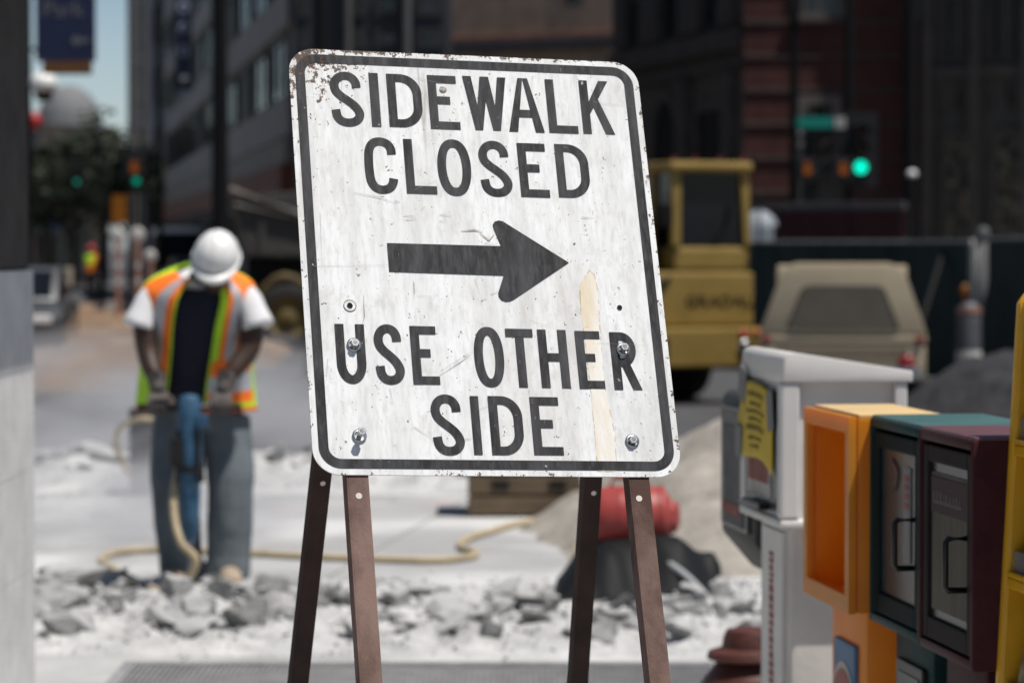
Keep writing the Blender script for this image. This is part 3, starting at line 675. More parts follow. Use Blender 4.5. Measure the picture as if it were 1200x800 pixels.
bm = BM(); box(bm, (-.47, 1.0, 1.95), (.42, .42, .1), None, .03); box(bm, (-.47, 1.2, 2.2), (.42, .1, .5), None, .03); obj('seat', bm, m_blk, t)
bm = BM(); tube(bm, [(-.02, .26, 1.72), (.06, .2, 1.75), (.06, .2, 2.3), (-.0, .26, 2.34)], .014, 8); obj('hand_rail', bm, m_blk, t)
bm = BM(); tube(bm, [(-.95, .3, 2.3), (-1.1, .1, 2.3), (-1.12, .08, 2.2)], .012, 8); box(bm, (-1.12, .07, 2.08), (.14, .03, .26), None, .012); obj('mirror', bm, m_blk, t)
bm = BM(); tube(bm, spline([(-1.0, .24, 1.4), (-1.3, .16, 1.2), (-1.2, .15, .95), (-1.5, .2, .8)], 6), .025, 8); obj('hydraulic_hose', bm, m_blk, t, True)

# ---------------------------------------------------------------- tan pickup with cap
PY = 29.6; px_ = lambda p: at(p, 290, PY).x
m_tanp = mat('tan_car_paint', (.42, .345, .235), .36, .08, 1.2, coat=.4); m_tand = mat('dusty_rear_glass', (.125, .108, .082), .5, .15, 3); m_trim = mat('dark_trim', (.03, .028, .025), .6, .2)
cx = px_(988); t = thing('pickup_truck', 'tan pickup truck with a matching cap over its bed behind the newspaper boxes', 'pickup', (cx, PY, -.15), R(-6))
def zz_(py): return at(988, py, PY).z + .15
hw = [(px_(890) - cx, zz_(392)), (px_(915) - cx, zz_(322)), (px_(922) - cx, zz_(313)), (px_(930) - cx, zz_(309))]
pr = hw + [(-x, z) for x, z in hw[::-1]]
bm = BM(); prism(bm, pr, 0, 2.0, 'xz', bev=.025); obj('bed_cap', bm, m_tanp, t, True, auto=40)
wb = hw[0][0]
rw = [(px_(925) - cx, zz_(386)), (px_(942) - cx, zz_(340)), (px_(950) - cx, zz_(336))]; rw = rw + [(-x, z) for x, z in rw[::-1]]
bm = BM(); prism(bm, [(x * 1.05, z + (.012 if z > .9 else -.012)) for x, z in rw], -.012, .01, 'xz', bev=.005); gk = obj('rear_window', bm, m_trim, t)
bm = BM(); prism(bm, rw, -.018, -.0125, 'xz'); obj('pane', bm, m_tand, gk)
bm = BM(); bx(bm, (wb + .0, -.005, zz_(392) - .095), (-wb, 4.3, zz_(392) - .004), .03); obj('body_side_rail', bm, m_tanp, t, True, auto=40)
bm = BM(); bx(bm, (wb + .01, .0, .42), (-wb - .01, 4.3, zz_(392) - .098), .03); obj('body', bm, m_tanp, t, True, auto=40)
bm = BM(); bx(bm, (wb + .17, -.02, .5), (-wb - .17, -.004, zz_(392) - .125), .012); obj('tailgate', bm, mat('tan_tailgate_paint', (.17, .14, .10), .5, .1, 1.2), t)
for s in (-1, 1):
    bm = BM(); box(bm, (s * (abs(wb) - .07), -.012, zz_(398)), (.075, .03, .07), None, .012); obj('marker_light', bm, mat('pickup_red_lens', (.22, .012, .012), .3, .1), t)
    bm = BM(); lathe(bm, [(.085, 0), (.08, .02), (.03, .03), (0, .032)], (s * (abs(wb) - .2), -.022, zz_(425)), 20, axis=(0, -1, 0)); obj('tail_light', bm, mat('dark_red_lens', (.2, .008, .012), .3, .1), t, True)
    for y in (1.0, 3.6):
        bm = BM(); lathe(bm, [(.18, -.1), (.29, -.1), (.31, -.06), (.31, .06), (.29, .1), (.18, .1)], (s * (abs(wb) - .12), y, .313), 24, axis=(1, 0, 0)); obj('wheel', bm, m_tyre, t, True)
bm = BM(); bx(bm, (wb + .06, -.16, .42), (-wb - .06, -.02, .55), .03); obj('bumper', bm, m_chr, t)
bm = BM(); prism(bm, [(2.05, zz_(392)), (3.5, zz_(392)), (3.0, zz_(316)), (2.2, zz_(312))], wb + .14, -wb - .14, 'yz', bev=.03); obj('cab', bm, m_tanp, t)

# ---------------------------------------------------------------- dark tipper truck behind the worker
m_dkg = mat('dark_dusty_steel', (.04, .039, .037), .75, .3, 1.5, col2=(.065, .062, .058))
TX = at(268, 290, 50).x
t = thing('dump_truck', 'dark grey dump truck partly hidden by the left edge of the sign', 'dump truck', (TX, 50, -.15), R(6))
ztr = lambda py: at(300, py, 50).z + .15
bm = BM(); prism(bm, [(0, ztr(232)), (2.6, ztr(215)), (5.4, ztr(215)), (5.4, ztr(300)), (.35, ztr(300))], -.3, 1.9, 'xz', bev=.03); obj('tipper_bed', bm, m_dkg, t)
bm = BM()
tube(bm, [(.02, -.36, ztr(222)), (1.3, -.36, ztr(254))], .05, 8); tube(bm, [(.1, -.36, ztr(240)), (1.5, -.36, ztr(262))], .03, 8); obj('side_rail', bm, mat('dusty_rail', (.2, .19, .175), .8, .2, 4), t)
bm = BM(); bx(bm, (.3, .1, .55), (6.6, 1.5, ztr(302)), .03); obj('chassis', bm, m_blk, t)
for x in (.98, 2.2, 5.9):
    bm = BM(); lathe(bm, [(.36, -.2), (.5, -.2), (.56, -.12), (.56, .12), (.5, .2), (.36, .2)], (x, -.1, .563), 28, axis=(0, 1, 0)); wl = obj('wheel', bm, m_tyre, t, True)
    bm = BM(); lathe(bm, [(0, .16), (.13, .17), (.2, .1), (.37, .14), (.38, .19)], (x, -.1, .563), 22, axis=(0, -1, 0)); obj('rim', bm, mat('dull_yellow_rim', (.14, .10, .035), .7, .3, 4), wl, True)
bm = BM(); bx(bm, (5.6, -.2, .9), (7.4, 1.8, 2.6), .12); obj('cab', bm, m_dkg, t)
for k, x in enumerate((.5, 1.5)):
    bm = BM(); bx(bm, (x, -.345, ztr(298)), (x + .1, -.304, ztr(226)), .008); obj('bed_rib', bm, m_dkg, t)
bm = BM(); tube(bm, spline([(.2, -.35, .5), (.9, -.55, 1.25), (1.9, -.35, .6)], 6), .07, 8); obj('mudguard', bm, mat('mudguard_yellow', (.11, .08, .03), .7, .3, 4), t)

# ---------------------------------------------------------------- parked cars
def car(label, px, y, rz, m, L=4.5, W=1.75, H=1.43, cat='car', van=False, name='parked_car'):
    t = thing(name, label, cat, (at(px, 290, y).x, y, -.15), rz, 'cars parked down the street')
    body = [(-L / 2, .35), (-L / 2, .72), (-L / 2 + .25, .86), (-L * .2, .92), (L * .27, .92), (L / 2 - .1, .84), (L / 2, .7), (L / 2, .35)]
    bm = BM(); prism(bm, body, -W / 2, W / 2, 'xz', bev=.06); obj('body', bm, m, t, True, auto=35)
    ro = [(-L * .24, .925), (-L * .1, H), (L * .2, H), (L * .36, .925)] if not van else [(-L * .36, .925), (-L * .3, H), (L * .46, H), (L * .48, .925)]
    bm = BM(); prism(bm, ro, -W / 2 + .14, W / 2 - .14, 'xz', bev=.05); obj('cabin', bm, m, t, True, auto=35)
    gl = [(x * .88, .96 + (z - .925) * .82) for x, z in ro]
    bm = BM(); prism(bm, gl, -W / 2 + .128, W / 2 - .128, 'xz'); obj('side_window', bm, m_cglass, t)
    for (a, b), sgn in (((ro[0], ro[1]), -1), ((ro[3], ro[2]), 1)):
        bm = BM(); o_ = .012 * sgn
        v = [bm.verts.new((a[0] + (b[0] - a[0]) * f + o_, s * (W / 2 - .24), a[1] + (b[1] - a[1]) * f + .008)) for f, s in ((.12, -1), (.12, 1), (.88, 1), (.88, -1))]
        bm.faces.new(v); obj('windscreen' if sgn < 0 else 'rear_window', bm, m_cglass, t)
    for sx in (-1, 1):
        for sy in (-1, 1):
            bm = BM(); lathe(bm, [(.19, -.1), (.3, -.1), (.32, -.05), (.32, .05), (.3, .1), (.19, .1)], (sx * L * .31, sy * (W / 2 - .1), .323), 22, axis=(0, 1, 0)); wl = obj('wheel', bm, m_tyre, t, True)
            bm = BM(); lathe(bm, [(0, .07), (.19, .06)], (sx * L * .31, sy * (W / 2 - .1) , .323), 16, axis=(0, sy, 0)); obj('rim', bm, m_chr, wl, True)
        for sy in (-1, 1):
            bm = BM(); box(bm, (sx * (L / 2 - .0), sy * (W / 2 - .3), .68), (.05, .3, .12), None, .02); obj('headlight' if sx < 0 else 'tail_light', bm, m_wht if sx < 0 else mat('car_red_lens', (.3, .01, .01), .3, .1), t)
    return t
m_silver = mat('silver_car_paint', (.075, .078, .082), .4, .08, 2, metal=.4, coat=.5); m_white = mat('white_car_paint', (.62, .62, .6), .4, .05, 2); m_darkc = mat('charcoal_car_paint', (.03, .032, .036), .35, .1, 2, coat=.5)
car('silver car half hidden behind the pier at the left edge', 16, 46, R(95), m_silver)
car('white van parked beyond the black pole left of the truck', 214, 92, R(100), m_white, 5, 1.9, 2.35, 'van', True, 'parked_van')
car('charcoal car in front of the white van under the black pole', 232, 84, R(100), m_darkc)
car('pale grey car parked far back beside the grey office building', 196, 100, R(100), m_silver)
t = thing('handcart', 'beige box cart on the far pavement beyond the silver car', 'cart', (at(66, 290, 96).x, 96, 0))
bm = BM(); box(bm, (0, 0, .62), (.95, .7, .62), None, .04); obj('box', bm, mat('beige_board', (.42, .37, .30), .8, .15, 3), t)
for s in (-1, 1):
    bm = BM(); lathe(bm, [(.12, -.03), (.2, -.03), (.2, .03), (.12, .03)], (s * .3, -.36, .2), 16, axis=(0, 1, 0)); obj('wheel', bm, m_tyre, t, True)
bm = BM(); tube(bm, [(-.48, .3, .5), (-.7, .3, 1.0), (-.75, -.3, 1.0), (-.48, -.3, .5)], .025, 8); obj('handle', bm, m_blk, t)

# ---------------------------------------------------------------- trees
m_leaf = mat('dark_leaves', (.016, .024, .014), .8, .4, .35, col2=(.034, .046, .026)); m_bark = mat('bark', (.05, .04, .032), .9, .3, 4)
def tree(label, px, y, h, r, n=900, seed=1):
    rr = random.Random(seed); t = thing('street_tree', label, 'tree', (at(px, 290, y).x, y, 0), group='dark trees at the end of the street')
    bm = BM(); limb(bm, [(0, 0, -.1), (.05, .02, h * .3), (-.06, 0, h * .62)], [.2, .15, .06], 10)
    tips = []
    for k in range(7):
        a = k * 2.4; z = h * (.32 + .05 * k); e = Vector((math.cos(a) * r * .65, math.sin(a) * r * .65, z + h * .2)); tips.append(e)
        limb(bm, [(0, 0, z), (e.x * .5, e.y * .5, z + h * .08), tuple(e)], [.08, .05, .02], 7, 4)
    obj('trunk', bm, m_bark, t, True)
    cl = [(e + Vector((rr.uniform(-.4, .4), rr.uniform(-.4, .4), rr.uniform(-.2, .8))) * r * .4, r * rr.uniform(.28, .45)) for e in tips for _ in range(2)] + [(Vector((rr.uniform(-.3, .3) * r, rr.uniform(-.3, .3) * r, h * rr.uniform(.75, .95))), r * .4) for _ in range(4)]
    bm = BM()
    for k in range(n):
        c, q = rr.choice(cl); d = Vector((rr.gauss(0, 1), rr.gauss(0, 1), rr.gauss(0, 1))).normalized() * q * rr.uniform(.3, 1.) ** .5; p = c + d; s = rr.uniform(.12, .26)
        a, b = frame_of(Vector((rr.gauss(0, 1), rr.gauss(0, 1), rr.gauss(0, 1.)))); bm.faces.new([bm.verts.new(p + a * s * u + b * s * .6 * v) for u, v in ((-1, 0), (0, -1), (1, 0), (0, 1))])
    obj('crown', bm, m_leaf, t, recalc=False)
tree('dark tree in front of the sky gap at the street end', 122, 118, 5.9, 2.4, 2200, 3)
tree('dark broad tree left of the sky gap tree', 86, 122, 5.6, 2.6, 2200, 4)
tree('dark tree in front of the pale tower block', 152, 124, 5.8, 2.2, 1800, 5)
tree('dark smaller tree beside the red awning shops', 58, 126, 5.2, 1.7, 1300, 6)
tree('reddish brown thin tree standing above the dark trees', 112, 150, 9.2, 1.6, 300, 8)
tree('dark tree closing the street beyond the parked van', 212, 132, 4.2, 1.9, 1200, 9)
# ---------------------------------------------------------------- grate in the paving
m_steel = mat('worn_grate_steel', (.26, .26, .265), .7, .25, 9, metal=.1)
g0 = gp(160, 783); g1 = gp(832, 783)
t = thing('ventilation_grate', 'long grey steel ventilation grate set into the paving at the bottom of the picture', 'grate', (g0.x, 10.2, 0)); Wg = g1.x - g0.x; Lg = g0.y - 10.2
bm = BM(); bx(bm, (-.05, Lg, .004), (Wg + .05, Lg + .05, .022), .004); bx(bm, (-.05, -.05, .004), (Wg + .05, 0, .022), .004); bx(bm, (-.05, .002, .004), (-.002, Lg - .002, .022), .004); bx(bm, (Wg + .002, .002, .004), (Wg + .05, Lg - .002, .022), .004); obj('frame', bm, m_steel, t)
bm = BM(); n = int(Wg / .022)
for i in range(n): bx(bm, (i * Wg / n + .006, .003, .006), (i * Wg / n + .0145, Lg - .003, .02))
obj('bar_grid', bm, m_steel, t)
bm = BM(); bx(bm, (.001, .001, .0035), (Wg - .001, Lg - .001, .0045)); obj('shaft_floor', bm, mat('dusty_shaft_floor', (.16, .16, .16), .95, .3, 12), t)

# ---------------------------------------------------------------- rubble
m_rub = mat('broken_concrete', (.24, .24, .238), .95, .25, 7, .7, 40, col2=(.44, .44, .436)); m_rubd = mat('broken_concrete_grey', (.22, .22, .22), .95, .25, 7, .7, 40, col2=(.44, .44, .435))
m_dustbed = mat('white_concrete_dust', (.33, .33, .327), .95, .2, 3, 1., 30, col2=(.58, .58, .575))
for m_ in (m_rub, m_rubd):      # paler colour mixed in on the upward faces
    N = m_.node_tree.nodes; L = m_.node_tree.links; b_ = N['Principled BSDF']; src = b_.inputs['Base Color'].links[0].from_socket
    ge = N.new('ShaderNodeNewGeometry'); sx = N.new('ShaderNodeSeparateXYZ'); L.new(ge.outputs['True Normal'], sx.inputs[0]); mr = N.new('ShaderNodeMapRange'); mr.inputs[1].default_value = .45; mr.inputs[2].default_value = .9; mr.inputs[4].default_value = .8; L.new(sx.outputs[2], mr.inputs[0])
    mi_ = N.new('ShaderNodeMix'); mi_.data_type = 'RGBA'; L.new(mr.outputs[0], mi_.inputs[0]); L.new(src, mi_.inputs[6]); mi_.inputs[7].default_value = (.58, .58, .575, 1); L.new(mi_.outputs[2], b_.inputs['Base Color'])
def bed(x, y):
    e = .035 * fb(x, y, 1.6) + .045 * fb(x, y, 4.5, 2)
    v = 1 - ((y - 12.75) / 1.25) ** 2; return (.055 * max(0, v) + e * min(1, max(0, v) * 2.2)) if v > .02 else -1
def bed_cut(x, y):
    z = bed(x, y); s = .5 + .5 * noise.noise(Vector((x * .8, y * .5, 5)))
    return z if x < (1.15 + .1 * s) else -1
tag(heightfield('rubble_dust', -2.9, 1.3, 11.5, 14.0, 200, 120, bed_cut, m_dustbed, 'stuff'), 'pale dusty crushed concrete spread under the rubble chunks in front of the worker', 'rubble dust')
def bed2(x, y):
    v = 1 - ((y - 20.6 - .2 * noise.noise(Vector((x * .7, 0, 0)))) / 1.5) ** 2
    return (.13 * max(0, v) + .05 * fb(x, y, 1.7) * min(1, max(0, v) * 2) + .04 * fb(x, y, 5, 2) * min(1, max(0, v) * 2)) if v > .02 else -1
tag(heightfield('rubble_ridge', -5.2, 1.0, 18.9, 22.3, 220, 100, bed2, m_dustbed, 'stuff'), 'ridge of pale crushed concrete along the far edge of the paving', 'rubble ridge')
rr = random.Random(11); protos = []
for k in range(16):
    bm = BM(); s = (rr.uniform(.8, 1.3), rr.uniform(.65, 1.), rr.uniform(.55, .85) if k % 2 else rr.uniform(.22, .38))
    for _ in range(rr.choice((9, 10, 12))):
        v = Vector((rr.gauss(0, 1), rr.gauss(0, 1), rr.gauss(0, 1))).normalized(); v = Vector((v.x * s[0], v.y * s[1], max(-.55, min(.55, v.z * 1.6)) * s[2])); bm.verts.new(v)
    bmesh.ops.convex_hull(bm, input=bm.verts); bmesh.ops.delete(bm, geom=[v for v in bm.verts if not v.link_faces], context='VERTS')
    bmesh.ops.bevel(bm, geom=list(bm.edges), offset=.045, segments=1, affect='EDGES')
    bmesh.ops.triangulate(bm, faces=bm.faces); bmesh.ops.subdivide_edges(bm, edges=bm.edges, cuts=1)
    for v in bm.verts: v.co += Vector((noise.noise(v.co * 2.2 + Vector((k, 0, 0))), noise.noise(v.co * 2.2 + Vector((0, k, 9))), noise.noise(v.co * 2.2 + Vector((4, 0, k))))) * .09
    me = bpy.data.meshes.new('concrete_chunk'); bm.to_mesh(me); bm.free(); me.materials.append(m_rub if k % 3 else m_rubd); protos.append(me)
def chunk(x, y, z, s, label, group, rx=.35):
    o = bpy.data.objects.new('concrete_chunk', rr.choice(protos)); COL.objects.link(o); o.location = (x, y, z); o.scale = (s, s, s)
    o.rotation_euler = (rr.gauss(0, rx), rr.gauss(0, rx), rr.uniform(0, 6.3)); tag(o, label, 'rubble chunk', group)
fr = 'loose broken concrete chunk in the rubble band in front of the worker'; fg = 'broken concrete chunks in front of the worker'
for k in range(185):
    while True:
        x = rr.uniform(-2.35, 1.02); y = 12.65 + rr.gauss(0, .55); 
        if 11.75 < y < 13.75 and noise.noise(Vector((x * 1.3, y * 1.1, 8))) > -.22 and not (abs(x + 1.43) < .36 and y > 13.3) and not (.2 < x and y > 12.6): break
    s = .03 + .095 * rr.random() ** 1.9
    chunk(x, y, max(0, bed(x, y)) + s * .22, s, fr, fg)
for px, py, s in ((85, 712, .17), (60, 722, .15), (200, 722, .12), (232, 735, .11), (255, 716, .13), (150, 700, .14), (196, 743, .10), (320, 715, .14), (290, 742, .12), (462, 716, .12), (500, 705, .13), (520, 734, .14), (555, 742, .12), (620, 728, .13), (630, 742, .10), (100, 748, .10), (450, 740, .1), (845, 720, .13), (860, 735, .10), (790, 735, .12), (812, 728, .1), (125, 690, .13), (275, 698, .11), (358, 712, .11)):
    g = gp(px, py); chunk(g.x, g.y, max(0, bed(g.x, g.y)) + s * .22, s, fr, fg, .25)
rg = 'broken concrete chunks on the far rubble ridge'; rl = 'broken concrete chunk lying on the far rubble ridge behind the worker'
for k in range(85):
    x = rr.uniform(-4.2, -.0); y = 20.4 + rr.gauss(0, .65); y = max(19.2, min(22., y)); s = .05 + .13 * rr.random() ** 2.2
    chunk(x, y, max(0, bed2(x, y)) + s * .18, s, rl, rg)
# fine gravel between the chunks
bm = BM()
for k in range(5200):
    if k < 3600: x = rr.uniform(-2.6, 1.15); y = 12.7 + rr.gauss(0, .62); z = max(0, bed(x, y)) if y < 14 else 0
    else: x = rr.uniform(-4.8, .6); y = 20.4 + rr.gauss(0, .8); z = max(0, bed2(x, y))
    if k < 3600 and not 11.5 < y < 14.6: continue
    s = .006 + .02 * rr.random() ** 2; p = Vector((x, y, z + s * .4)); q = [bm.verts.new(p + Vector((rr.uniform(-1, 1), rr.uniform(-1, 1), rr.uniform(-.6, .9))) * s) for _ in range(4)]
    for f in ((0, 1, 2), (0, 2, 3), (0, 3, 1), (1, 3, 2)): bm.faces.new([q[i] for i in f])
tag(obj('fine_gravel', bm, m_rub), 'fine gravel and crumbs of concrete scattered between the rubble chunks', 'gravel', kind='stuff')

# ---------------------------------------------------------------- weathered timber crate, tank on a tarp
m_timb = mat('weathered_timber', (.13, .095, .06), .9, .35, 3, .4, 40, stretch=(1, 1, 8)); c0 = gp(548, 606); c1 = gp(682, 606)
t = thing('timber_crate', 'weathered brown timber crate with dark slots below the sign between its legs', 'crate', (c0.x, c0.y, 0)); Wc = c1.x - c0.x
for k in range(4):
    bm = BM(); bx(bm, (0, 0, .015 + k * .12), (Wc, .03, .12 + k * .12), .006); obj('slat', bm, m_timb, t); bm = BM(); bx(bm, (0, .6, .015 + k * .12), (Wc, .63, .12 + k * .12), .006); obj('slat', bm, m_timb, t)
for x in (.06, Wc / 2, Wc - .06):
    bm = BM(); bx(bm, (x - .04, .032, 0), (x + .04, .598, .5), .006); obj('batten', bm, m_timb, t)
bm = BM()
for x, z in ((.2, .17), (.42, .30), (.55, .17), (.3, .40), (.62, .40)): bx(bm, (x * Wc / .7 - .05, -.006, z), (x * Wc / .7 + .05, -.0015, z + .045))
obj('hand_slot', bm, m_void, t)
bm = BM(); bx(bm, (-.02, -.01, .505), (Wc + .02, .64, .535), .006); obj('lid', bm, m_timb, t)

TY = 13.0; X_ = lambda p: at(p, 700, TY).x
m_tarp = mat('black_plastic_sheet', (.010, .011, .0125), .6, .3, 3, .15, 8, spec=.15)
def tarp(x, y):
    u = (x - X_(736)) / (X_(815) - X_(736)); v = (y - TY - .22) / .36
    sup = math.exp(-abs(u) ** 4 * 1.1) * math.exp(-abs(v) ** 4)
    f = .028 * noise.noise(Vector((x * 5, y * 2.2, 0))) + .010 * noise.noise(Vector((x * 18 + y * 6, y * 7, 2)))
    pk = .17 * math.exp(-abs((x - X_(838)) / .085) ** 1.5 - abs((y - TY - .1) / .12) ** 2) + .10 * math.exp(-((x - X_(805)) / .12) ** 2 - ((y - TY) / .2) ** 2)
    return max(.012, .27 * sup + f * (.35 + sup) + pk + .03)
bm = BM(); NX, NY = 80, 60; g = []
for j in range(NY + 1):
    row = []
    for i in range(NX + 1):
        x = X_(654) + (X_(846) - X_(654)) * i / NX; y = TY - .18 + .95 * j / NY
        y += .05 * noise.noise(Vector((x * 3, 0, 1))); row.append(bm.verts.new((x, y, tarp(x, y))))
    g.append(row)
for j in range(NY):
    for i in range(NX): bm.faces.new((g[j][i], g[j][i + 1], g[j + 1][i + 1], g[j + 1][i]))
# skirt drooping to the ground at the front
fr_ = [bm.verts.new((v.co.x + .02 * noise.noise(v.co * 6), v.co.y - .05 - .03 * noise.noise(v.co * 5), .003)) for v in g[0]]
for i in range(NX): bm.faces.new((fr_[i], fr_[i + 1], g[0][i + 1], g[0][i]))
o = obj('plastic_sheet', bm, m_tarp, smooth=True); sd = o.modifiers.new('s', 'SOLIDIFY'); sd.thickness = .004; tag(o, 'crumpled black plastic sheet under the red tank beside the rubble', 'plastic sheet')
m_tank = mat('faded_red_tank_paint', (.27, .027, .025), .5, .2, 6, .1, 20, col2=(.35, .062, .055)); cz = at(745, 610, TY).z; r_ = .135; xa = X_(704) + .0; xb = X_(788)
t = thing('air_tank', 'faded red metal air tank lying on the black plastic sheet', 'air tank', ((xa + xb) / 2, TY + .22, 0)); yc = TY + .2
bm = BM(); lathe(bm, [(0, -.06), (.06, -.055), (.11, -.03), (r_, .02), (r_, xb - xa - .06), (.118, xb - xa - .02), (.085, xb - xa)], (xa, yc, cz), 30, axis=(1, 0, 0)); obj('shell', bm, m_tank, t, True, world=True, auto=50)
bm = BM(); lathe(bm, [(.082, 0), (.082, .012), (.075, .03), (.06, .045), (0, .05)], (xb - .01, yc - .0, cz), 8, axis=(1, -.25, 0)); obj('end_cap', bm, m_tank, t, world=True)
bm = BM(); tube(bm, [(xa + .05, yc, cz + r_ - .005), (xa + .06, yc, cz + r_ + .04), (xa + .2, yc, cz + r_ + .04), (xa + .21, yc, cz + r_ - .005)], .013, 8); obj('handle', bm, mat('dark_red_handle', (.25, .03, .03), .5, .2, 6), t, world=True)
for k in (.08, .26):
    bm = BM(); lathe(bm, [(r_ + .001, 0), (r_ + .003, .004), (r_ + .003, .02), (r_ + .001, .024)], (xa + k, yc, cz), 30, axis=(1, 0, 0)); obj('weld_band', bm, m_tank, t, True, world=True)
vx = X_(786); bm = BM(); cyl(bm, (vx, yc - .06, cz - .085), (vx, yc - .1, cz - .17), .016, seg=10); box(bm, (vx + .01, yc - .1, cz - .135), (.07, .03, .03), None, .008); obj('valve', bm, mat('valve_red', (.3, .05, .04), .5, .2, 8), t, world=True)
for s in (.1, .26):
    bm = BM(); bx(bm, (xa + s - .02, yc - .08, .24), (xa + s + .02, yc + .08, cz - r_ + .02), .006); obj('foot', bm, m_tank, t, world=True)
pa = at(777, 655, TY - .05); pb = at(834, 704, TY - .28)
bm = BM(); tube(bm, spline([pa, (pa + pb) / 2 + Vector((0, 0, .015)), Vector((pb.x, pb.y, max(.03, pb.z)))], 6), .014, 10); o = obj('grey_pipe', bm, mat('grey_plastic_pipe', (.34, .35, .36), .5, .1, 5)); o.name = 'drain_pipe'; tag(o, 'thin grey pipe slanting from the red tank across the black plastic sheet', 'pipe')

# ---------------------------------------------------------------- air hose
m_hose = mat('tan_rubber_hose', (.42, .34, .215), .6, .2, 10)
WXc, WY = -1.43, 13.8
def G_(px, py, dz=.02): p = gp(px, py, dz); return p
hp = [(WXc - .075, WY - .34, .60), (WXc - .09, WY - .42, .42), (WXc - .05, WY - .5, .27), (WXc + .02, WY - .52, .19), (WXc - .02, WY - .5, .09), G_(212, 690, .05), G_(196, 699, .05), G_(180, 690, .05), G_(160, 681), G_(135, 668), G_(119, 657), G_(130, 648), G_(165, 644), G_(215, 644), G_(300, 648), G_(400, 653), G_(500, 656), G_(545, 653), G_(558, 648), G_(540, 640), G_(545, 632), G_(575, 622), G_(610, 613), G_(660, 612, .02), (X_(690), TY + 1.2, .03), (X_(676), TY + .9, .06), (xa - .02, yc + .12, cz - .06), (xa + .03, yc + .1, cz - .02)]
bm = BM(); tube(bm, spline(hp, 9), .0185, 10); o = obj('air_hose', bm, m_hose, smooth=True); tag(o, 'long tan air hose looping from the jackhammer over the paving to the red tank', 'hose')
hp = [(at(152, 556, 17.7).x, 17.7, at(152, 556, 17.7).z), (at(143, 540, 17.6).x, 17.6, at(143, 540, 17.6).z), (at(136, 520, 17.5).x, 17.5, at(136, 520, 17.5).z), (at(141, 503, 17.4).x, 17.4, at(140, 501, 17.4).z), (at(163, 491, 17.3).x, 17.3, at(163, 491, 17.3).z), (at(184, 492, 17.3).x, 17.3, at(184, 492, 17.3).z)]
bm = BM(); tube(bm, spline(hp, 9), .015, 10); o = obj('air_hose', bm, m_hose, smooth=True); tag(o, 'short arched tan hose rising beside the dark drum behind the left leg of the worker', 'hose')
dg_ = gp(171, 580); t = thing('steel_drum', 'dark grey steel drum standing behind the left trouser leg of the worker', 'drum', (dg_.x + .03, dg_.y, 0)); m_drum = mat('dark_drum_paint', (.055, .055, .058), .7, .25, 4)
bm = BM(); lathe(bm, [(.13, 0), (.135, .02), (.135, .18), (.142, .19), (.135, .2), (.135, .36), (.142, .37), (.135, .38), (.135, .53), (.14, .545), (.128, .55)], (0, 0, .004), 26); obj('shell', bm, m_drum, t, True, auto=40)
bm = BM(); lathe(bm, [(.127, .54), (.03, .545), (0, .546)], (0, 0, 0), 26); obj('lid', bm, m_drum, t)

# ---------------------------------------------------------------- newspaper boxes
e1 = Vector((.131, -.991, 0)).normalized(); RZ = math.atan2(e1.y, e1.x)
def nbox(name, label, px, d, cat='newspaper box'):
    return thing(name, label, cat, (at(px, 290, d).x, d, 0), RZ)   # local x along the row (towards camera), y = depth to the right, z up
m_paper = mat('newsprint', (.40, .38, .35), .8, .25, 14, col2=(.55, .53, .5)); m_hndl = mat('black_door_handle', (.006, .006, .006), .35, .1)
m_gla = mat('dusty_door_window', (.03, .036, .038), .25, .25, 2.5, spec=.3, col2=(.06, .068, .068)); m_tape = mat('grey_duct_tape', (.14, .145, .15), .5, .1, 9)
def shell(bm, W, D, z0, z1, th, bev=.012, back=True):
    bx(bm, (0, 0, z0), (th, D, z1), bev); bx(bm, (W - th, 0, z0), (W, D, z1), bev)
    bx(bm, (th - .004, .001, z1 - th), (W - th + .004, D - .001, z1 - .0015), bev * .5); bx(bm, (th - .004, .001, z0 + .0015), (W - th + .004, D - .001, z0 + th), bev * .5)
    if back: bx(bm, (th - .003, D - th, z0 + th - .003), (W - th + .003, D - .002, z1 - th + .003))
def lid(t, W, D, zt, m):  # thin top plate whose paler colour paints in the sunlit highlight
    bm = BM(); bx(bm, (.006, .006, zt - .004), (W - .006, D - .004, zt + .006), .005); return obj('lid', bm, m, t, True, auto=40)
# orange, open front
m_or = mat('orange_plastic', (.74, .27, .012), .4, .1, 3, col2=(.82, .33, .018), coat=.15); m_oy = mat('golden_orange_plastic', (.68, .37, .05), .4, .1, 3, coat=.15)
t = nbox('newspaper_box', 'orange plastic newspaper box with an open empty front', 951, 7.19); W, D = .45, .205
bm = BM(); shell(bm, W, D, .75, 1.197, .032, .014); obj('housing', bm, m_or, t, True, auto=40)
bm = BM()
a = [(.0, .75), (W, .75), (W, 1.197), (0, 1.197)]; b = [(.036, .79), (W - .036, .79), (W - .036, 1.16), (.036, 1.16)]
for (y0, y1) in ((-.018, -.001),):
    A = [bm.verts.new((p, y0, q)) for p, q in a]; B2 = [bm.verts.new((p, y0, q)) for p, q in b]; C = [bm.verts.new((p, y1, q)) for p, q in a]; D2 = [bm.verts.new((p, y1, q)) for p, q in b]
    for k in range(4):
        j = (k + 1) % 4; bm.faces.new((A[k], A[j], B2[j], B2[k])); bm.faces.new((A[j], A[k], C[k], C[j])); bm.faces.new((B2[k], B2[j], D2[j], D2[k])); bm.faces.new((C[k], D2[k], D2[j], C[j]))
obj('front_frame', bm, m_oy, t)
lid(t, W, D, 1.197, mat('highlit_orange_top', (.70, .50, .24), .4, .1, 3))
bm = BM(); bx(bm, (.05, .04, .06), (W - .06, D - .02, .748), .012); obj('pedestal', bm, m_oy, t, True, auto=40)
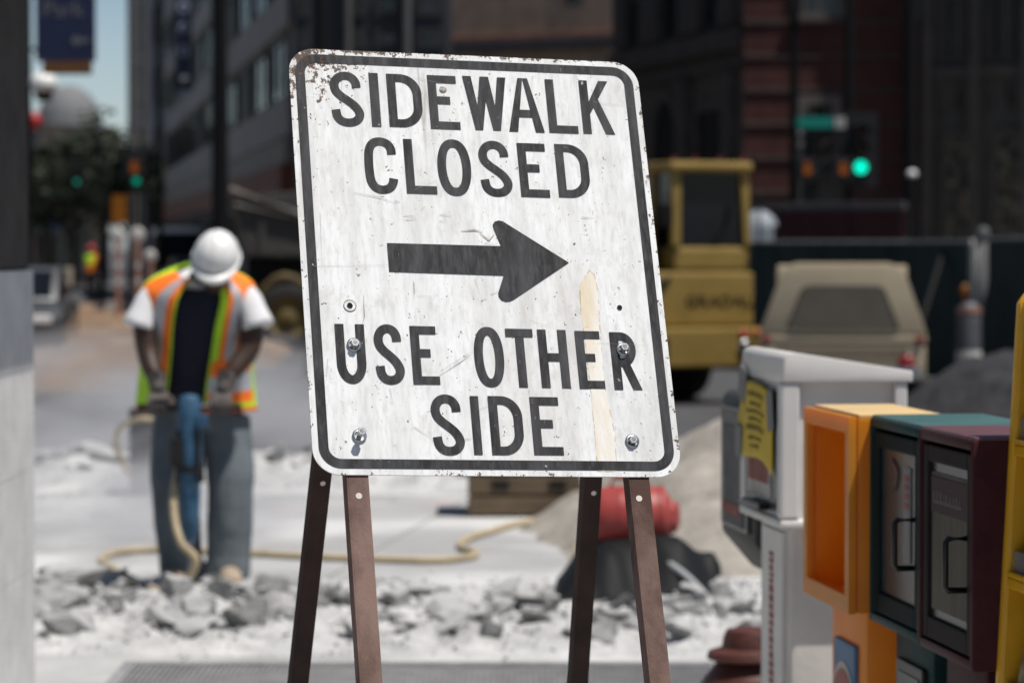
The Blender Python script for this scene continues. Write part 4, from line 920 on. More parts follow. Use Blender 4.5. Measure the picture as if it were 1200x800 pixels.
bm = BM(); bx(bm, (.12, .028, .30), (W - .13, .041, .66), .006); pn = obj('sticker', bm, mat('sticker_blue', (.07, .16, .30), .5, .2, 6), t)
for (r, y, m) in ((.112, .0262, mat('sticker_white', (.42, .38, .34), .5, .1)), (.095, .0246, mat('sticker_red', (.28, .06, .045), .5, .2, 5))):
    bm = BM(); lathe(bm, [(r, 0), (0, 0)], (W / 2 - .005, y, .50), 28, axis=(0, -1, 0)); obj('disc', bm, m, pn)
bm = BM(); bx(bm, (0, 0, 0), (W, D, .06), .012); obj('foot_plate', bm, m_oy, t)
for m_ in (m_or, m_oy):
    N = m_.node_tree.nodes; L = m_.node_tree.links; tl = N.new('ShaderNodeBsdfTranslucent'); mx = N.new('ShaderNodeMixShader'); mx.inputs[0].default_value = .45; tl.inputs[0].default_value = (1, .42, .03, 1)
    L.new(N['Principled BSDF'].outputs[0], mx.inputs[1]); L.new(tl.outputs[0], mx.inputs[2]); L.new(mx.outputs[0], N['Material Output'].inputs[0])
# white box
m_wp = mat('white_plastic', (.66, .645, .62), .45, .06, 3, coat=.1); m_wps = mat('grimy_white_plastic', (.62, .585, .545), .55, .12, 2.2, .1, 20)
t = nbox('newspaper_box', 'white plastic newspaper box with a sloped hood and a taped yellow notice', 872, 8.10); W, D = .50, .31
pf = [(0, .875), (0, 1.25), (D, 1.25), (D, .875)]
bm = BM(); prism(bm, pf, .014, W - .016, 'yz', bev=.006); obj('housing', bm, m_wps, t)
bm = BM(); prism(bm, [(-.006, 1.236), (-.004, 1.298), (.008, 1.312), (.03, 1.312), (D + .025, 1.264), (D + .025, 1.236)], -.004, W + .008, 'yz', bev=.005); obj('hood', bm, m_wp, t, True, auto=40)
bm = BM(); bx(bm, (-.004, -.012, .862), (W + .006, D + .02, .885), .008); obj('base_ledge', bm, m_wp, t)
bm = BM(); bx(bm, (W - .045, -.01, .886), (W + .004, .04, 1.235), .008); obj('corner_rim', bm, m_wp, t); bm = BM(); bx(bm, (-.003, -.01, .886), (.05, .04, 1.235), .008); obj('corner_rim', bm, m_wp, t); bm = BM(); bx(bm, (W - .014, D - .022, .886), (W + .003, D + .012, 1.235), .006); obj('corner_rim', bm, m_wp, t)
bm = BM(); bx(bm, (.055, -.006, .89), (W - .05, .012, 1.22), .004); dr = obj('door_window', bm, m_gla, t)
bm = BM(); bx(bm, (.09, -.009, .93), (W - .13, -.0065, 1.2)); obj('newspaper', bm, m_paper, dr)
bm = BM(); bx(bm, (.11, -.0105, .965), (W - .15, -.0093, 1.02)); obj('headline_band', bm, mat('faded_red_print', (.26, .10, .085), .8, .2, 8), dr)
bm = BM(); bx(bm, (.12, -.0105, 1.022), (W - .15, -.0093, 1.07)); obj('headline_band', bm, mat('ochre_print', (.32, .24, .08), .8, .3, 10), dr)
bm = BM(); bx(bm, (.13, -.035, .897), (W - .15, -.007, .915), .005); obj('handle', bm, m_hndl, dr)
bm = BM(); bx(bm, (.1, -.012, 1.196), (W - .11, -.0068, 1.216)); obj('coin_slot', bm, m_hndl, dr)
# curling yellow notice
m_note = mat('yellow_notice_paper', (.62, .45, .05), .7, .08, 6); bm = BM(); g = []
ol = [(.055, 1.20, 0), (W - .10, 1.185, 0)]
NXn, NZn = 14, 14; nx0, nx1, nz0, nz1 = .0, W - .09, 1.02, 1.215
def npos(u, v, out=0.):
    top = .02 * math.sin(u * 3) + .0; cut = max(0, .22 - u) * .5 * (1 if v > .5 else 1.3) * abs(v - .5) * 2
    z = nz1 + top - .015 * u - v * (nz1 - nz0) - .012 * math.sin(u * 6) * v - .035 * v * (u - .4)
    return Vector((nx0 + (nx1 - nx0) * (u + cut), -.011 - .006 * abs(math.sin(u * 2.6 + .4)) - .006 * v * (1 - u) - out, z))
for i in range(NXn + 1): g.append([bm.verts.new(npos(i / NXn, j / NZn)) for j in range(NZn + 1)])
for i in range(NXn):
    for j in range(NZn): bm.faces.new((g[i][j], g[i + 1][j], g[i + 1][j + 1], g[i][j + 1]))
no = obj('notice', bm, m_note, t, True); sd = no.modifiers.new('s', 'SOLIDIFY'); sd.thickness = .0012; sd.offset = -1
m_ink = mat('dark_notice_ink', (.10, .075, .02), .8, .1)
for li, (s, v, h, bold) in enumerate((('PLEASE NOTE', .17, .020, 1), ('this box will', .29, .017, 0), ('be moved from the', .39, .017, 0), ('sidewalk work', .49, .017, 0), ('IMMEDIATELY', .61, .022, 1), ('call the owner', .74, .017, 0), ('for details', .85, .016, 0))):
    to = text('notice_writing', s, h, m_ink, no, Matrix.Identity(4), 0.0003, 'CENTER', 1.5)
    for vv in to.data.vertices:
        c = vv.co.copy(); u = .56 + c.x / (nx1 - nx0); p = npos(u, v - c.y / (nz1 - nz0), .0012 + (c.z + .0003)); vv.co = p
for (u0, v0, w_, h_, a) in ((.06, .02, .09, .085, .3), (.98, .22, .07, .1, -.2), (.02, .86, .08, .09, .1)):
    p = npos(u0, v0, .004); bm = BM(); box(bm, p, (w_, .0025, h_), Matrix.Rotation(a, 4, 'Y'), .001); obj('tape', bm, m_tape, t)
bm = BM(); prism(bm, [(.035, .0), (.035, .86), (D - .03, .86), (D - .03, 0)], .06, W - .07, 'yz', bev=.015); ped = obj('pedestal', bm, m_wps, t, True, auto=40)
bm = BM(); bx(bm, (.12, .023, .03), (W - .13, .037, .84), .006); pn = obj('front_panel', bm, m_wp, t)
bm = BM(); rq = random.Random(3); z = .78
while z > .1:
    h = rq.uniform(.008, .02); bx(bm, (W / 2 - .02, .0205, z - h), (W / 2 + .014 + rq.uniform(0, .012), .0225, z)); z -= h + .006
obj('red_lettering', bm, mat('faded_red_letters', (.32, .10, .085), .7, .2, 9), pn)
# grey box beyond the white one
m_gb = mat('dark_grey_plastic', (.05, .05, .048), .55, .15, 3, spec=.25); m_gbt = mat('pale_top_grey_plastic', (.2, .2, .195), .5, .1, 3)
t = nbox('newspaper_box', 'dark grey newspaper box behind the white one with a tapered bottom', 846, 8.62); W, D = .46, .36
bm = BM(); prism(bm, [(0, .765), (0, 1.15), (.018, 1.172), (D, 1.172), (D, .66), (.09, .66)], 0, W, 'yz', bev=.014); obj('housing', bm, m_gb, t, True, auto=40)
bm = BM(); bx(bm, (.05, -.012, .79), (W - .05, .01, 1.13), .005); dr = obj('door_window', bm, m_gla, t)
bm = BM(); bx(bm, (.10, -.0155, .80), (W - .10, -.0125, 1.08)); obj('newspaper', bm, mat('grey_newsprint', (.13, .13, .13), .8, .25, 14), dr)
bm = BM(); bx(bm, (.10, -.018, .83), (W - .14, -.016, .86)); obj('headline_band', bm, mat('faded_red_print', (.26, .10, .085), .8), dr)
bm = BM(); bx(bm, (.10, .095, 0), (W - .10, D - .05, .662), .01); obj('pedestal', bm, m_gb, t)
bm = BM(); bx(bm, (.03, .05, 0), (W - .03, D, .03), .008); obj('foot_plate', bm, m_gb, t)
# green and maroon
def doorbox(label, px, d, W, D, zt, zb, mb, mf, ml, extra):
    t = nbox('newspaper_box', label, px, d)
    bm = BM(); shell(bm, W, D, zb, zt, .022, .012); obj('housing', bm, mb, t, True, auto=40)
    bm = BM(); x0, x1, z0, z1 = .026, W - .026, zb + .026, zt - .03
    for lo, hi in (((x0, .006, z0), (x0 + .035, .028, z1)), ((x1 - .035, .006, z0), (x1, .028, z1)), ((x0 + .0352, .006, z1 - .035), (x1 - .0352, .028, z1)), ((x0 + .0352, .006, z0), (x1 - .0352, .028, z0 + .045))): bx(bm, lo, hi, .004)
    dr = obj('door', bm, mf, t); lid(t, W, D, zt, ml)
    bm = BM(); bx(bm, (x0 + .034, .016, z0 + .044), (x1 - .034, .020, z1 - .034)); obj('window', bm, m_gla, dr)
    bm = BM(); hx = x1 - .04; hz = (z0 + z1) / 2 - .02
    tube(bm, [(hx, .008, hz + .052), (hx, -.03, hz + .052), (hx, -.036, hz + .044), (hx, -.036, hz - .044), (hx, -.03, hz - .052), (hx, .008, hz - .052)], .0065, 10); obj('handle', bm, m_hndl, dr, True)
    extra(t, dr, x0 + .034, x1 - .034, z0 + .044, z1 - .034)
    bm = BM(); bx(bm, (.05, .05, .05), (W - .06, D - .02, zb - .001), .012); obj('pedestal', bm, mb, t, True, auto=40)
    bm = BM(); bx(bm, (.10, .038, .2), (W - .11, .052, zb - .07), .004); fr_2 = obj('poster_frame', bm, m_hndl, t)
    bm = BM(); bx(bm, (.125, .035, .22), (W - .135, .037, zb - .095)); obj('poster', bm, mat('grey_poster', (.22, .225, .21), .7, .2, 8), fr_2)
    bm = BM(); bx(bm, (0, .01, 0), (W, D, .05), .012); obj('foot_plate', bm, mb, t); return t
m_grn = mat('dark_green_paint', (.004, .027, .025), .55, .35, 7, .1, 60, col2=(.010, .046, .042), spec=.2); m_grf = mat('dark_grey_door', (.009, .017, .016), .7, .15, 4, spec=.12)
def ex_green(t, dr, x0, x1, z0, z1):
    bm = BM(); bx(bm, (x1 - .11, .0125, z0 + .09), (x1 - .06, .0155, z1 - .03)); s = obj('sticker', bm, mat('white_sticker', (.2, .195, .195), .6, .1), dr)
    bm = BM()
    for k in range(4): bx(bm, (x1 - .1, .0105, z1 - .06 - k * .02), (x1 - .07, .0122, z1 - .048 - k * .02))
    obj('red_print', bm, mat('faded_red_letters', (.32, .10, .085), .7), s)
    bm = BM(); tube(bm, spline([(x0 + .1, .013, z1 - .02), (x0 + .15, .013, z1 - .045), (x0 + .13, .013, z1 - .08), (x0 + .10, .013, z1 - .09)], 5), .002, 6); obj('scratch', bm, m_hndl, dr)
doorbox('dark green newspaper box with a glazed door and a white sticker', 1019, 6.76, .43, .27, 1.197, .735, m_grn, m_grf, mat('highlit_green_top', (.06, .13, .125), .4, .15, 3), ex_green)
m_mar = mat('maroon_paint', (.034, .0045, .007), .55, .35, 7, .1, 60, col2=(.056, .012, .015), spec=.2); m_marf = mat('grey_maroon_door', (.022, .017, .017), .7, .15, 4, spec=.12)
def ex_mar(t, dr, x0, x1, z0, z1):
    bm = BM(); bx(bm, (x0 + .012, .0125, z0 + .02), (x1 - .012, .0155, z1 - .022)); pp = obj('newspaper', bm, mat('folded_newspaper', (.05, .043, .032), .7, .35, 4, col2=(.11, .094, .066), stretch=(6, 1, .8)), dr)
    bm = BM(); bx(bm, (x0 + .012, .0105, z1 - .105), (x1 - .012, .0122, z1 - .03)); hb = obj('masthead', bm, mat('masthead_maroon', (.04, .016, .019), .7, .2, 5), pp)
    bm = BM(); rq = random.Random(5); x = x0 + .035
    while x < x1 - .05:
        w_ = rq.uniform(.012, .02); hh = rq.uniform(.018, .026); bx(bm, (x, .0092, z1 - .085), (x + w_ * .4, .0104, z1 - .085 + hh)); bx(bm, (x + w_ * .4, .0092, z1 - .085), (x + w_, .0104, z1 - .079)); x += w_ + .007
    obj('masthead_lettering', bm, mat('pale_print', (.13, .11, .11), .7, .1), hb)
doorbox('dark maroon newspaper box with a newspaper behind its glazed door', 1076, 6.33, .413, .27, 1.197, .735, m_mar, m_marf, mat('highlit_maroon_top', (.13, .06, .068), .4, .15, 3), ex_mar)
# yellow magazine rack
m_yr = mat('yellow_rack_plastic', (.66, .34, .012), .4, .08, 3, coat=.15); m_clear = mat('grey_pocket_front', (.17, .165, .17), .3, .2, 4, spec=.5)
t = nbox('magazine_rack', 'yellow plastic magazine rack with stacked pockets at the right edge', 1147, 5.93, 'magazine rack'); W, D = .52, .4; sh = .052
for x0, x1 in ((0, .03), (W - .03, W)):
    bm = BM(); prism(bm, [(0, .02), (sh * 1.45, 1.47), (sh * 1.45 + .02, 1.497), (D, 1.497), (D, .02)], x0, x1, 'yz', bev=.01); obj('side_panel', bm, m_yr, t)
bm = BM(); prism(bm, [(D - .02, .02), (D - .02, 1.49), (D - .003, 1.49), (D - .003, .02)], .031, W - .031, 'yz'); obj('back_panel', bm, m_yr, t)
bm = BM(); bx(bm, (.031, sh * 1.45 + .012, 1.45), (W - .031, D - .021, 1.494), .008); obj('top_panel', bm, m_yr, t)
mags = [(.30, .27, .28), (.16, .2, .27), (.33, .26, .17), (.2, .19, .19), (.28, .29, .25)]
for k in range(5):
    z0 = .12 + k * .262; y0 = sh * z0 + .004
    bm = BM(); bx(bm, (.031, y0, z0), (W - .031, D - .022, z0 + .022), .005); bx(bm, (.031, y0, z0 + .0225), (W - .031, y0 + .012, z0 + .034), .004); sf = obj('shelf', bm, m_yr, t)
    bm = BM(); bx(bm, (.034, y0 + .013, z0 + .024), (W - .034, y0 + .018, z0 + .075)); obj('pocket_front', bm, m_clear, sf)
    for j in range(2):
        bm = BM(); prism(bm, [(y0 + .02, z0 + .025), (y0 + .02 + .035, z0 + .2), (y0 + .065, z0 + .2), (y0 + .03, z0 + .025)], .05 + j * .215, .245 + j * .215, 'yz'); obj('magazine', bm, mat('magazine_cover_%d' % ((k + j * 2) % 5), mags[(k + j * 2) % 5], .45, .6, 14), sf)

# ---------------------------------------------------------------- fire hydrant
m_hyd = mat('brick_red_hydrant_paint', (.085, .028, .021), .5, .25, 8, .2, 40)
hx = at(872, 740, 9.25); t = thing('fire_hydrant', 'low brick red fire hydrant behind the grey newspaper box post', 'fire hydrant', (hx.x + .015, 9.25, 0)); zt = at(870, 735, 9.25).z
bm = BM(); lathe(bm, [(.16, 0), (.16, .03), (.135, .035), (.12, .06), (.12, zt - .30), (.128, zt - .24), (.145, zt - .19), (.145, zt - .165), (.12, zt - .135), (.095, zt - .10)], (0, 0, .002), 28); obj('barrel', bm, m_hyd, t, True, auto=40)
bm = BM(); lathe(bm, [(.128, zt - .098), (.132, zt - .092), (.126, zt - .075), (.085, zt - .062), (.08, zt - .03), (.07, zt - .008), (.03, zt), (0, zt)], (0, 0, .002), 28); obj('bonnet', bm, m_hyd, t, True, auto=40)
for a in (-1, 1):
    bm = BM(); lathe(bm, [(.05, .09), (.055, .14), (.06, .145), (.06, .17), (.03, .175), (.028, .195), (0, .195)], (0, 0, zt - .33), 20, axis=(a, -.35, 0)); obj('nozzle_cap', bm, m_hyd, t, True, auto=40)
bm = BM(); lathe(bm, [(.075, .1), (.08, .15), (.085, .155), (.085, .18), (.03, .185), (0, .185)], (0, 0, zt - .33), 20, axis=(.35, -1, 0)); obj('nozzle_cap', bm, m_hyd, t, True, auto=40)
# ---------------------------------------------------------------- people
m_skin = mat('dark_brown_skin', (.045, .024, .016), .5, .15, 8); m_tee = mat('white_cotton', (.66, .66, .68), .85, .08, 5, .15, 30); m_navy = mat('navy_cotton', (.010, .012, .026), .9, .25, 5, .3, 30)
m_jean = mat('dusty_dark_denim', (.07, .088, .105), .9, .3, 3.2, .5, 25, col2=(.17, .195, .21), stretch=(1, 1, .35)); m_lime = mat('fluorescent_lime_fabric', (.42, .72, .03), .75, .12, 4, .1, 40); m_orng = mat('fluorescent_orange_fabric', (.95, .19, .015), .75, .1, 4, .1, 40)
m_silv = mat('silver_reflective_tape', (.42, .43, .46), .45, .1, 6); m_glov = mat('grey_work_glove', (.05, .043, .041), .9, .3, 9, .3, 60, col2=(.12, .105, .10)); m_boot = mat('dusty_tan_boot', (.30, .24, .18), .85, .3, 7, .3, 40); m_hat = mat('white_hard_hat', (.74, .74, .73), .3, .05, 4, coat=.2)
def ring(c, rx, ry, tilt=0.): return (c, (1, 0, 0), (0, math.cos(tilt), math.sin(tilt)), rx, ry)

P = thing('person', 'worker in a white hard hat and orange and lime vest bent over a jackhammer', 'person', (WXc, WY, 0))
# body: one fused surface (torso core, neck, head with features, arms)
HC = Vector((.09, -.27, 1.505)); hu = Vector((.10, -.62, .77)).normalized(); hx_ = Vector((1, .05, -.10)).normalized(); hf = hx_.cross(hu) * -1; hf = Vector((0, -1, 0)) - hu * Vector((0, -1, 0)).dot(hu); hf.normalize(); hx_ = hu.cross(hf) * -1
HM = Matrix((hx_, -hf, hu)).transposed()
bm = BM()
loft(bm, [ring((-.03, .10, .86), .17, .12), ring((-.03, .06, 1.0), .17, .12, .2), ring((-.02, -.02, 1.16), .18, .13, .42), ring((-.012, -.09, 1.30), .19, .125, .45), ring((-.0, -.14, 1.40), .17, .09, .45), ring((.01, -.165, 1.46), .08, .065, .45)])
limb(bm, [(.0, -.13, 1.38), (.03, -.18, 1.45), tuple(HC - hu * .05 - hf * .02)], [.07, .062, .062])
ball(bm, HC, (.078, .098, .115), HM); ball(bm, HC + hf * .045 - hu * .075, (.052, .05, .045), HM); ball(bm, HC + hf * .103 - hu * .012, (.017, .02, .026), HM)
ball(bm, HC + hf * .09 - hu * .055, (.03, .014, .012), HM); ball(bm, HC + hf * .082 + hu * .025, (.055, .02, .012), HM)
for s in (-1, 1): ball(bm, HC + hx_ * s * .078 - hu * .01, (.012, .022, .034), HM)
HND = {-1: Vector((-.165, -.335, .905)), 1: Vector((.125, -.335, .905))}
for s in (-1, 1):
    w_ = HND[s] + Vector((s * .012, .05, .075)); limb(bm, [(s * .19, -.12, 1.39), (s * .238, -.17, 1.25), (s * .232, -.20, 1.12), (s * .205 if s < 0 else .172, -.25, 1.03), tuple(w_)], [.075, .062, .052, .046, .036], 14, 5)
remesh('body', bm, m_skin, P, .010, 3, False)
for s in (-1, 1):
    bm = BM(); ball(bm, HC + hf * .085 + hx_ * s * .031 + hu * .008, .012); obj('eye', bm, mat('eye_white', (.5, .48, .45), .3, .1), P, True)
# undershirt with sleeves
bm = BM()
loft(bm, [ring((-.03, .09, .88), .20, .145), ring((-.03, .055, 1.0), .195, .14, .2), ring((-.02, -.02, 1.16), .205, .15, .42), ring((-.012, -.09, 1.30), .215, .145, .45), ring((-.0, -.14, 1.41), .20, .10, .45), ring((.006, -.16, 1.465), .085, .072, .45)])
for s in (-1, 1): limb(bm, [(s * .14, -.12, 1.39), (s * .215, -.145, 1.345), (s * .25, -.175, 1.28), (s * .275, -.195, 1.215)], [.07, .066, .066, .078], 18, 5)
remesh('undershirt', bm, m_tee, P, .011, 4, False)
bm = BM()
loft(bm, [ring((-.03, .088, .87), .208, .155), ring((-.03, .05, 1.0), .203, .152, .2), ring((-.02, -.026, 1.16), .213, .162, .42), ring((-.012, -.097, 1.30), .215, .157, .45), ring((-.002, -.147, 1.395), .16, .118, .45), ring((.004, -.158, 1.43), .11, .09, .45)], 40, cap=False)
obj('shirt_front', bm, m_navy, P, True)
# trousers
bm = BM()
loft(bm, [ring((-.03, .10, .96), .19, .14), ring((-.03, .10, .84), .20, .15), ring((-.02, .09, .74), .19, .14)])
def leg(pts, rad):
    Pp = spline(pts, 6); n = len(Pp); rr_ = []
    for i in range(n):
        f = i / (n - 1) * (len(rad) - 1); k = min(int(f), len(rad) - 2); r = rad[k] + (rad[k + 1] - rad[k]) * (f - k); rr_.append(r * (1 + .018 * math.sin(i * .9) + .012 * math.sin(i * 2.1)))
    tube(bm, Pp, rr_, 18)
leg([(-.12, .10, .82), (-.135, .03, .60), (-.13, -.01, .44), (-.118, .05, .22), (-.105, .08, .035)], [.118, .114, .108, .106, .10])
leg([(.085, .10, .82), (.118, .05, .60), (.125, .01, .44), (.118, .02, .22), (.112, .02, .05)], [.12, .114, .108, .106, .102])
remesh('trousers', bm, m_jean, P, .013, 3, False)
def boot(x, y, rz):
    bm = BM(); q = Matrix.Translation((x, y, 0)) @ Matrix.Rotation(rz, 4, 'Z')
    limb(bm, [(0, .06, .10), (0, .02, .075), (0, -.09, .058), (0, -.17, .05), (0, -.215, .045)], [.058, .062, .055, .052, .034], 16, 5); limb(bm, [(0, .05, .07), (0, .045, .2)], [.058, .055], 14, 4)
    for v in bm.verts: v.co.z = max(.022, v.co.z)
    bm.transform(q); b_ = remesh('boot', bm, m_boot, P, .009, 3, False)
    bm = BM(); prism(bm, [(a * (.052 if y_ > -.02 else .056) , y_) for a, y_ in ((-.9, .1), (.9, .1), (1, .0), (.95, -.12), (.6, -.215), (-.6, -.215), (-.95, -.12), (-1, .0))], .002, .024, 'xy', bev=.004); bm.transform(q); obj('sole', bm, mat('boot_sole', (.04, .035, .03), .9), b_)
boot(.12, .0, R(8)); boot(-.105, .08, R(-10))
# hi-vis vest, open at the front
VR = [((-.035, .085, .825), .283, .20, 0), ((-.035, .055, .97), .268, .19, .15), ((-.025, -.012, 1.15), .262, .19, .40), ((-.014, -.09, 1.30), .266, .183, .45), ((-.004, -.14, 1.395), .258, .145, .45), ((0, -.155, 1.445), .195, .118, .45), ((.006, -.163, 1.478), .112, .092, .45)]
cs = spline([v[0] for v in VR], 12); prm = spline([(v[1], v[2], v[3]) for v in VR], 12); NT = len(cs) - 1; NC = 150; bm = BM(); g = []
for i in range(NT + 1):
    t = i / NT; pl = R(-27 + 12 * t); pr_ = R(9 + 26 * t); row = []; rx, ry, tl = prm[i]
    for j in range(NC + 1):
        ph = pr_ + (2 * PI + pl - pr_) * j / NC     # angle from the front, growing towards image right, then round the back
        wv = 1 + .018 * math.sin(ph * 7 + t * 3) * (1 - t) + .012 * noise.noise(Vector((ph * 3, t * 6, 0)))
        c = cs[i] + Vector((1, 0, 0)) * rx * wv * math.sin(ph) - Vector((0, math.cos(tl), math.sin(tl))) * ry * wv * math.cos(ph)
        row.append((bm.verts.new(c), ph, rx))
    g.append(row)
for i in range(NT):
    t = (i + .5) / NT
    for j in range(NC):
        ph = g[i][j][1]; rx = .265; pl = -27 + 12 * t; pr_ = 9 + 26 * t
        sL = (R(360 + pl) - ph) * rx; sR = (ph - R(pr_)) * rx; s = min(sL, sR); right = sR < sL
        mi = 0
        e0, e1_, e2_, e3_ = (.030, .066, .122, .172) if right else (.016, .058, .118, .185)
        if s < e0: mi = 0
        elif s < e1_: mi = 1
        elif s < e2_: mi = 2
        elif s < e3_: mi = 1
        if right and s < .30 and s >= .0 and t < .36:
            mi = 0 if t < .05 else 1 if t < .13 else 2 if t < .22 else 1 if t < .30 else mi
        if not right and s > .07 and t < .42: mi = 0
        if t < .025: mi = 1
        if t > .66 and s > e3_: mi = 1 if s < .33 else 0
        f = bm.faces.new((g[i][j][0], g[i][j + 1][0], g[i + 1][j + 1][0], g[i + 1][j][0])); f.material_index = mi
vo = obj('vest', bm, [m_lime, m_orng, m_silv], P, True); sd = vo.modifiers.new('s', 'SOLIDIFY'); sd.thickness = .004
# gloves: palm, four curled fingers and a thumb each, closed over the handle bar
for s in (-1, 1):
    H_ = HND[s]; bm = BM()
    limb(bm, [tuple(H_ + Vector((s * .015, .06, .105))), tuple(H_ + Vector((s * .010, .042, .055))), tuple(H_ + Vector((0, .02, .02)))], [.046, .042, .036], 14, 5)
    loft(bm, [((H_.x, H_.y + .015, H_.z + .02), (1, 0, 0), (0, .5, .86), .042, .024), ((H_.x, H_.y - .015, H_.z + .005), (1, 0, 0), (0, .7, .7), .047, .022), ((H_.x, H_.y - .045, H_.z - .008), (1, 0, 0), (0, .9, .4), .045, .018)], 16)
    for k, (L_, dz) in enumerate(((.9, .0), (1.04, .004), (1., .003), (.82, -.003))):
        x = H_.x - s * (k - 1.5) * -.0225; k0 = Vector((x, H_.y - .04, H_.z - .004 + dz))
        limb(bm, [tuple(k0 + Vector((0, .02, .003))), tuple(k0 + Vector((0, -.022 * L_, -.016))), tuple(k0 + Vector((0, -.026 * L_, -.05 * L_))), tuple(k0 + Vector((0, .004, -.066 * L_)))], [.012, .0125, .0115, .0095], 10, 5)
    limb(bm, [tuple(H_ + Vector((-s * .035, .02, .005))), tuple(H_ + Vector((-s * .06, -.005, -.02))), tuple(H_ + Vector((-s * .055, -.035, -.045))), tuple(H_ + Vector((-s * .04, -.05, -.055)))], [.017, .0155, .0135, .011], 10, 5)
    remesh('glove', bm, m_glov, P, .0055, 2, False)
    bm = BM(); tube(bm, [tuple(H_ + Vector((s * .016, .062, .112))), tuple(H_ + Vector((s * .012, .052, .078)))], [.048, .046], 18); P_c = obj('glove_cuff', bm, mat('dark_glove_cuff', (.05, .042, .04), .9, .2, 8), P, True)
# hard hat: ribbed dome with a brim
bm = BM(); HH = HC + hu * .048; g = []
for i in range(15):
    a = i / 14 * PI / 2 * 1.0; row = []
    for j in range(48):
        b = 2 * PI * j / 48; fx = math.sin(b); fy = -math.cos(b)
        r = math.cos(a); z = math.sin(a) * .114; lat = fx * r * .104
        bump_ = .006 * math.exp(-((lat - 0) / .014) ** 2) + .004 * math.exp(-((abs(lat) - .045) / .010) ** 2)
        k = 1 + bump_ * 8 * math.sin(a) ** .6
        row.append(bm.verts.new(HH + (hx_ * (fx * r * .104) - hf * (fy * -1 * r * -.126)) + hu * (z * k)))
    g.append(row)
for i in range(14):
    for j in range(48): bm.faces.new((g[i][j], g[i][(j + 1) % 48], g[i + 1][(j + 1) % 48], g[i + 1][j]))
bmesh.ops.remove_doubles(bm, verts=bm.verts, dist=.0004); hat = obj('hard_hat', bm, m_hat, P, True); sd = hat.modifiers.new('s', 'SOLIDIFY'); sd.thickness = .003
bm = BM(); A_ = []; B_2 = []
for j in range(48):
    b = 2 * PI * j / 48; fx = math.sin(b); fy = math.cos(b); pk = .014 + .042 * max(0, fy) ** 2.2
    A_.append(bm.verts.new(HH + hx_ * fx * .103 + hf * fy * .125)); B_2.append(bm.verts.new(HH + hx_ * fx * (.103 + pk * .7) + hf * fy * (.125 + pk) - hu * (.006 + .012 * max(0, fy))))
for j in range(48): bm.faces.new((A_[j], A_[(j + 1) % 48], B_2[(j + 1) % 48], B_2[j]))
br = obj('brim', bm, m_hat, hat, True); sd = br.modifiers.new('s', 'SOLIDIFY'); sd.thickness = .004

# ---------------------------------------------------------------- jackhammer
m_jb = mat('worn_blue_paint', (.018, .065, .13), .55, .3, 9, .15, 30, col2=(.05, .13, .22)); m_jd = mat('oily_dark_steel', (.03, .03, .03), .45, .3, 10, metal=.6); m_js = mat('bright_chisel_steel', (.35, .35, .36), .35, .2, 8, metal=.8)
t = thing('jackhammer', 'worn blue pneumatic jackhammer held upright by the worker', 'jackhammer', (WXc - .02, WY - .385, 0)); JB = .862
bm = BM(); cyl(bm, (-.235, 0, JB), (.235, 0, JB), .0155, seg=14); obj('handle_bar', bm, m_jd, t, True)
bm = BM(); lathe(bm, [(.0, JB + .06), (.035, JB + .055), (.05, JB + .03), (.053, JB - .06), (.058, JB - .12), (.056, JB - .26), (.05, JB - .30), (.048, JB - .42), (.045, JB - .47), (.040, JB - .56), (.034, JB - .57), (.030, JB - .60)], (0, 0, 0), 26); obj('casing', bm, m_jb, t, True, auto=35)
bm = BM(); lathe(bm, [(.066, 0), (.066, .03), (.058, .03), (.058, 0)], (0, 0, JB - .29), 22)
for a in range(4): q = Vector((math.cos(a * PI / 2 + .7), math.sin(a * PI / 2 + .7), 0)) * .068; cyl(bm, q + Vector((0, 0, JB - .34)), q + Vector((0, 0, JB - .10)), .010, seg=8)
obj('side_rods', bm, m_jd, t, True, auto=35)
bm = BM(); box(bm, (-.055, -.03, JB - .2), (.06, .07, .13), None, .012); obj('air_valve', bm, m_jd, t); bm = BM(); box(bm, (.06, -.045, JB - .06), (.05, .05, .06), None, .01); obj('exhaust_port', bm, m_jb, t)
bm = BM(); tube(bm, [(-.05, -.02, JB + .045), (-.12, -.025, JB + .035), (-.17, -.02, JB + .028)], .007, 8); obj('trigger', bm, m_jd, t, True)
bm = BM(); tube(bm, [(0, 0, JB - .59), (.0, 0, .12), (0, 0, .01)], [.018, .017, .006], 6); obj('chisel', bm, m_js, t)

# ---------------------------------------------------------------- tiny worker far down the street
y = 103.; t = thing('person', 'tiny distant worker in a red hat and lime vest beyond the brown dirt', 'person', (at(107, 290, y).x, y, -.1), R(20))
bm = BM(); ball(bm, (0, -.02, 1.60), (.08, .1, .12)); cyl(bm, (0, 0, 1.38), (0, -.01, 1.55), .06); loft(bm, [ring((0, 0, .9), .16, .11), ring((0, 0, 1.15), .16, .11), ring((0, 0, 1.38), .19, .10), ring((0, 0, 1.45), .08, .07)]); ball(bm, (0, -.12, 1.585), (.016, .02, .025))
for s in (-1, 1): limb(bm, [(s * .17, 0, 1.38), (s * .25, .02, 1.12), (s * .22, -.16, .95), (s * .2, -.25, .93)], [.06, .048, .038, .03], 10, 4)
remesh('body', bm, m_skin, t, .018, 2, False)
bm = BM(); loft(bm, [ring((0, 0, .98), .18, .13), ring((0, 0, .82), .18, .13)])
for s in (-1, 1): limb(bm, [(s * .09, 0, .86), (s * .11, -.02, .48), (s * .12, .02, .06)], [.1, .08, .075], 10, 4)
remesh('trousers', bm, mat('dark_work_trousers', (.02, .02, .024), .9), t, .018, 2, False)
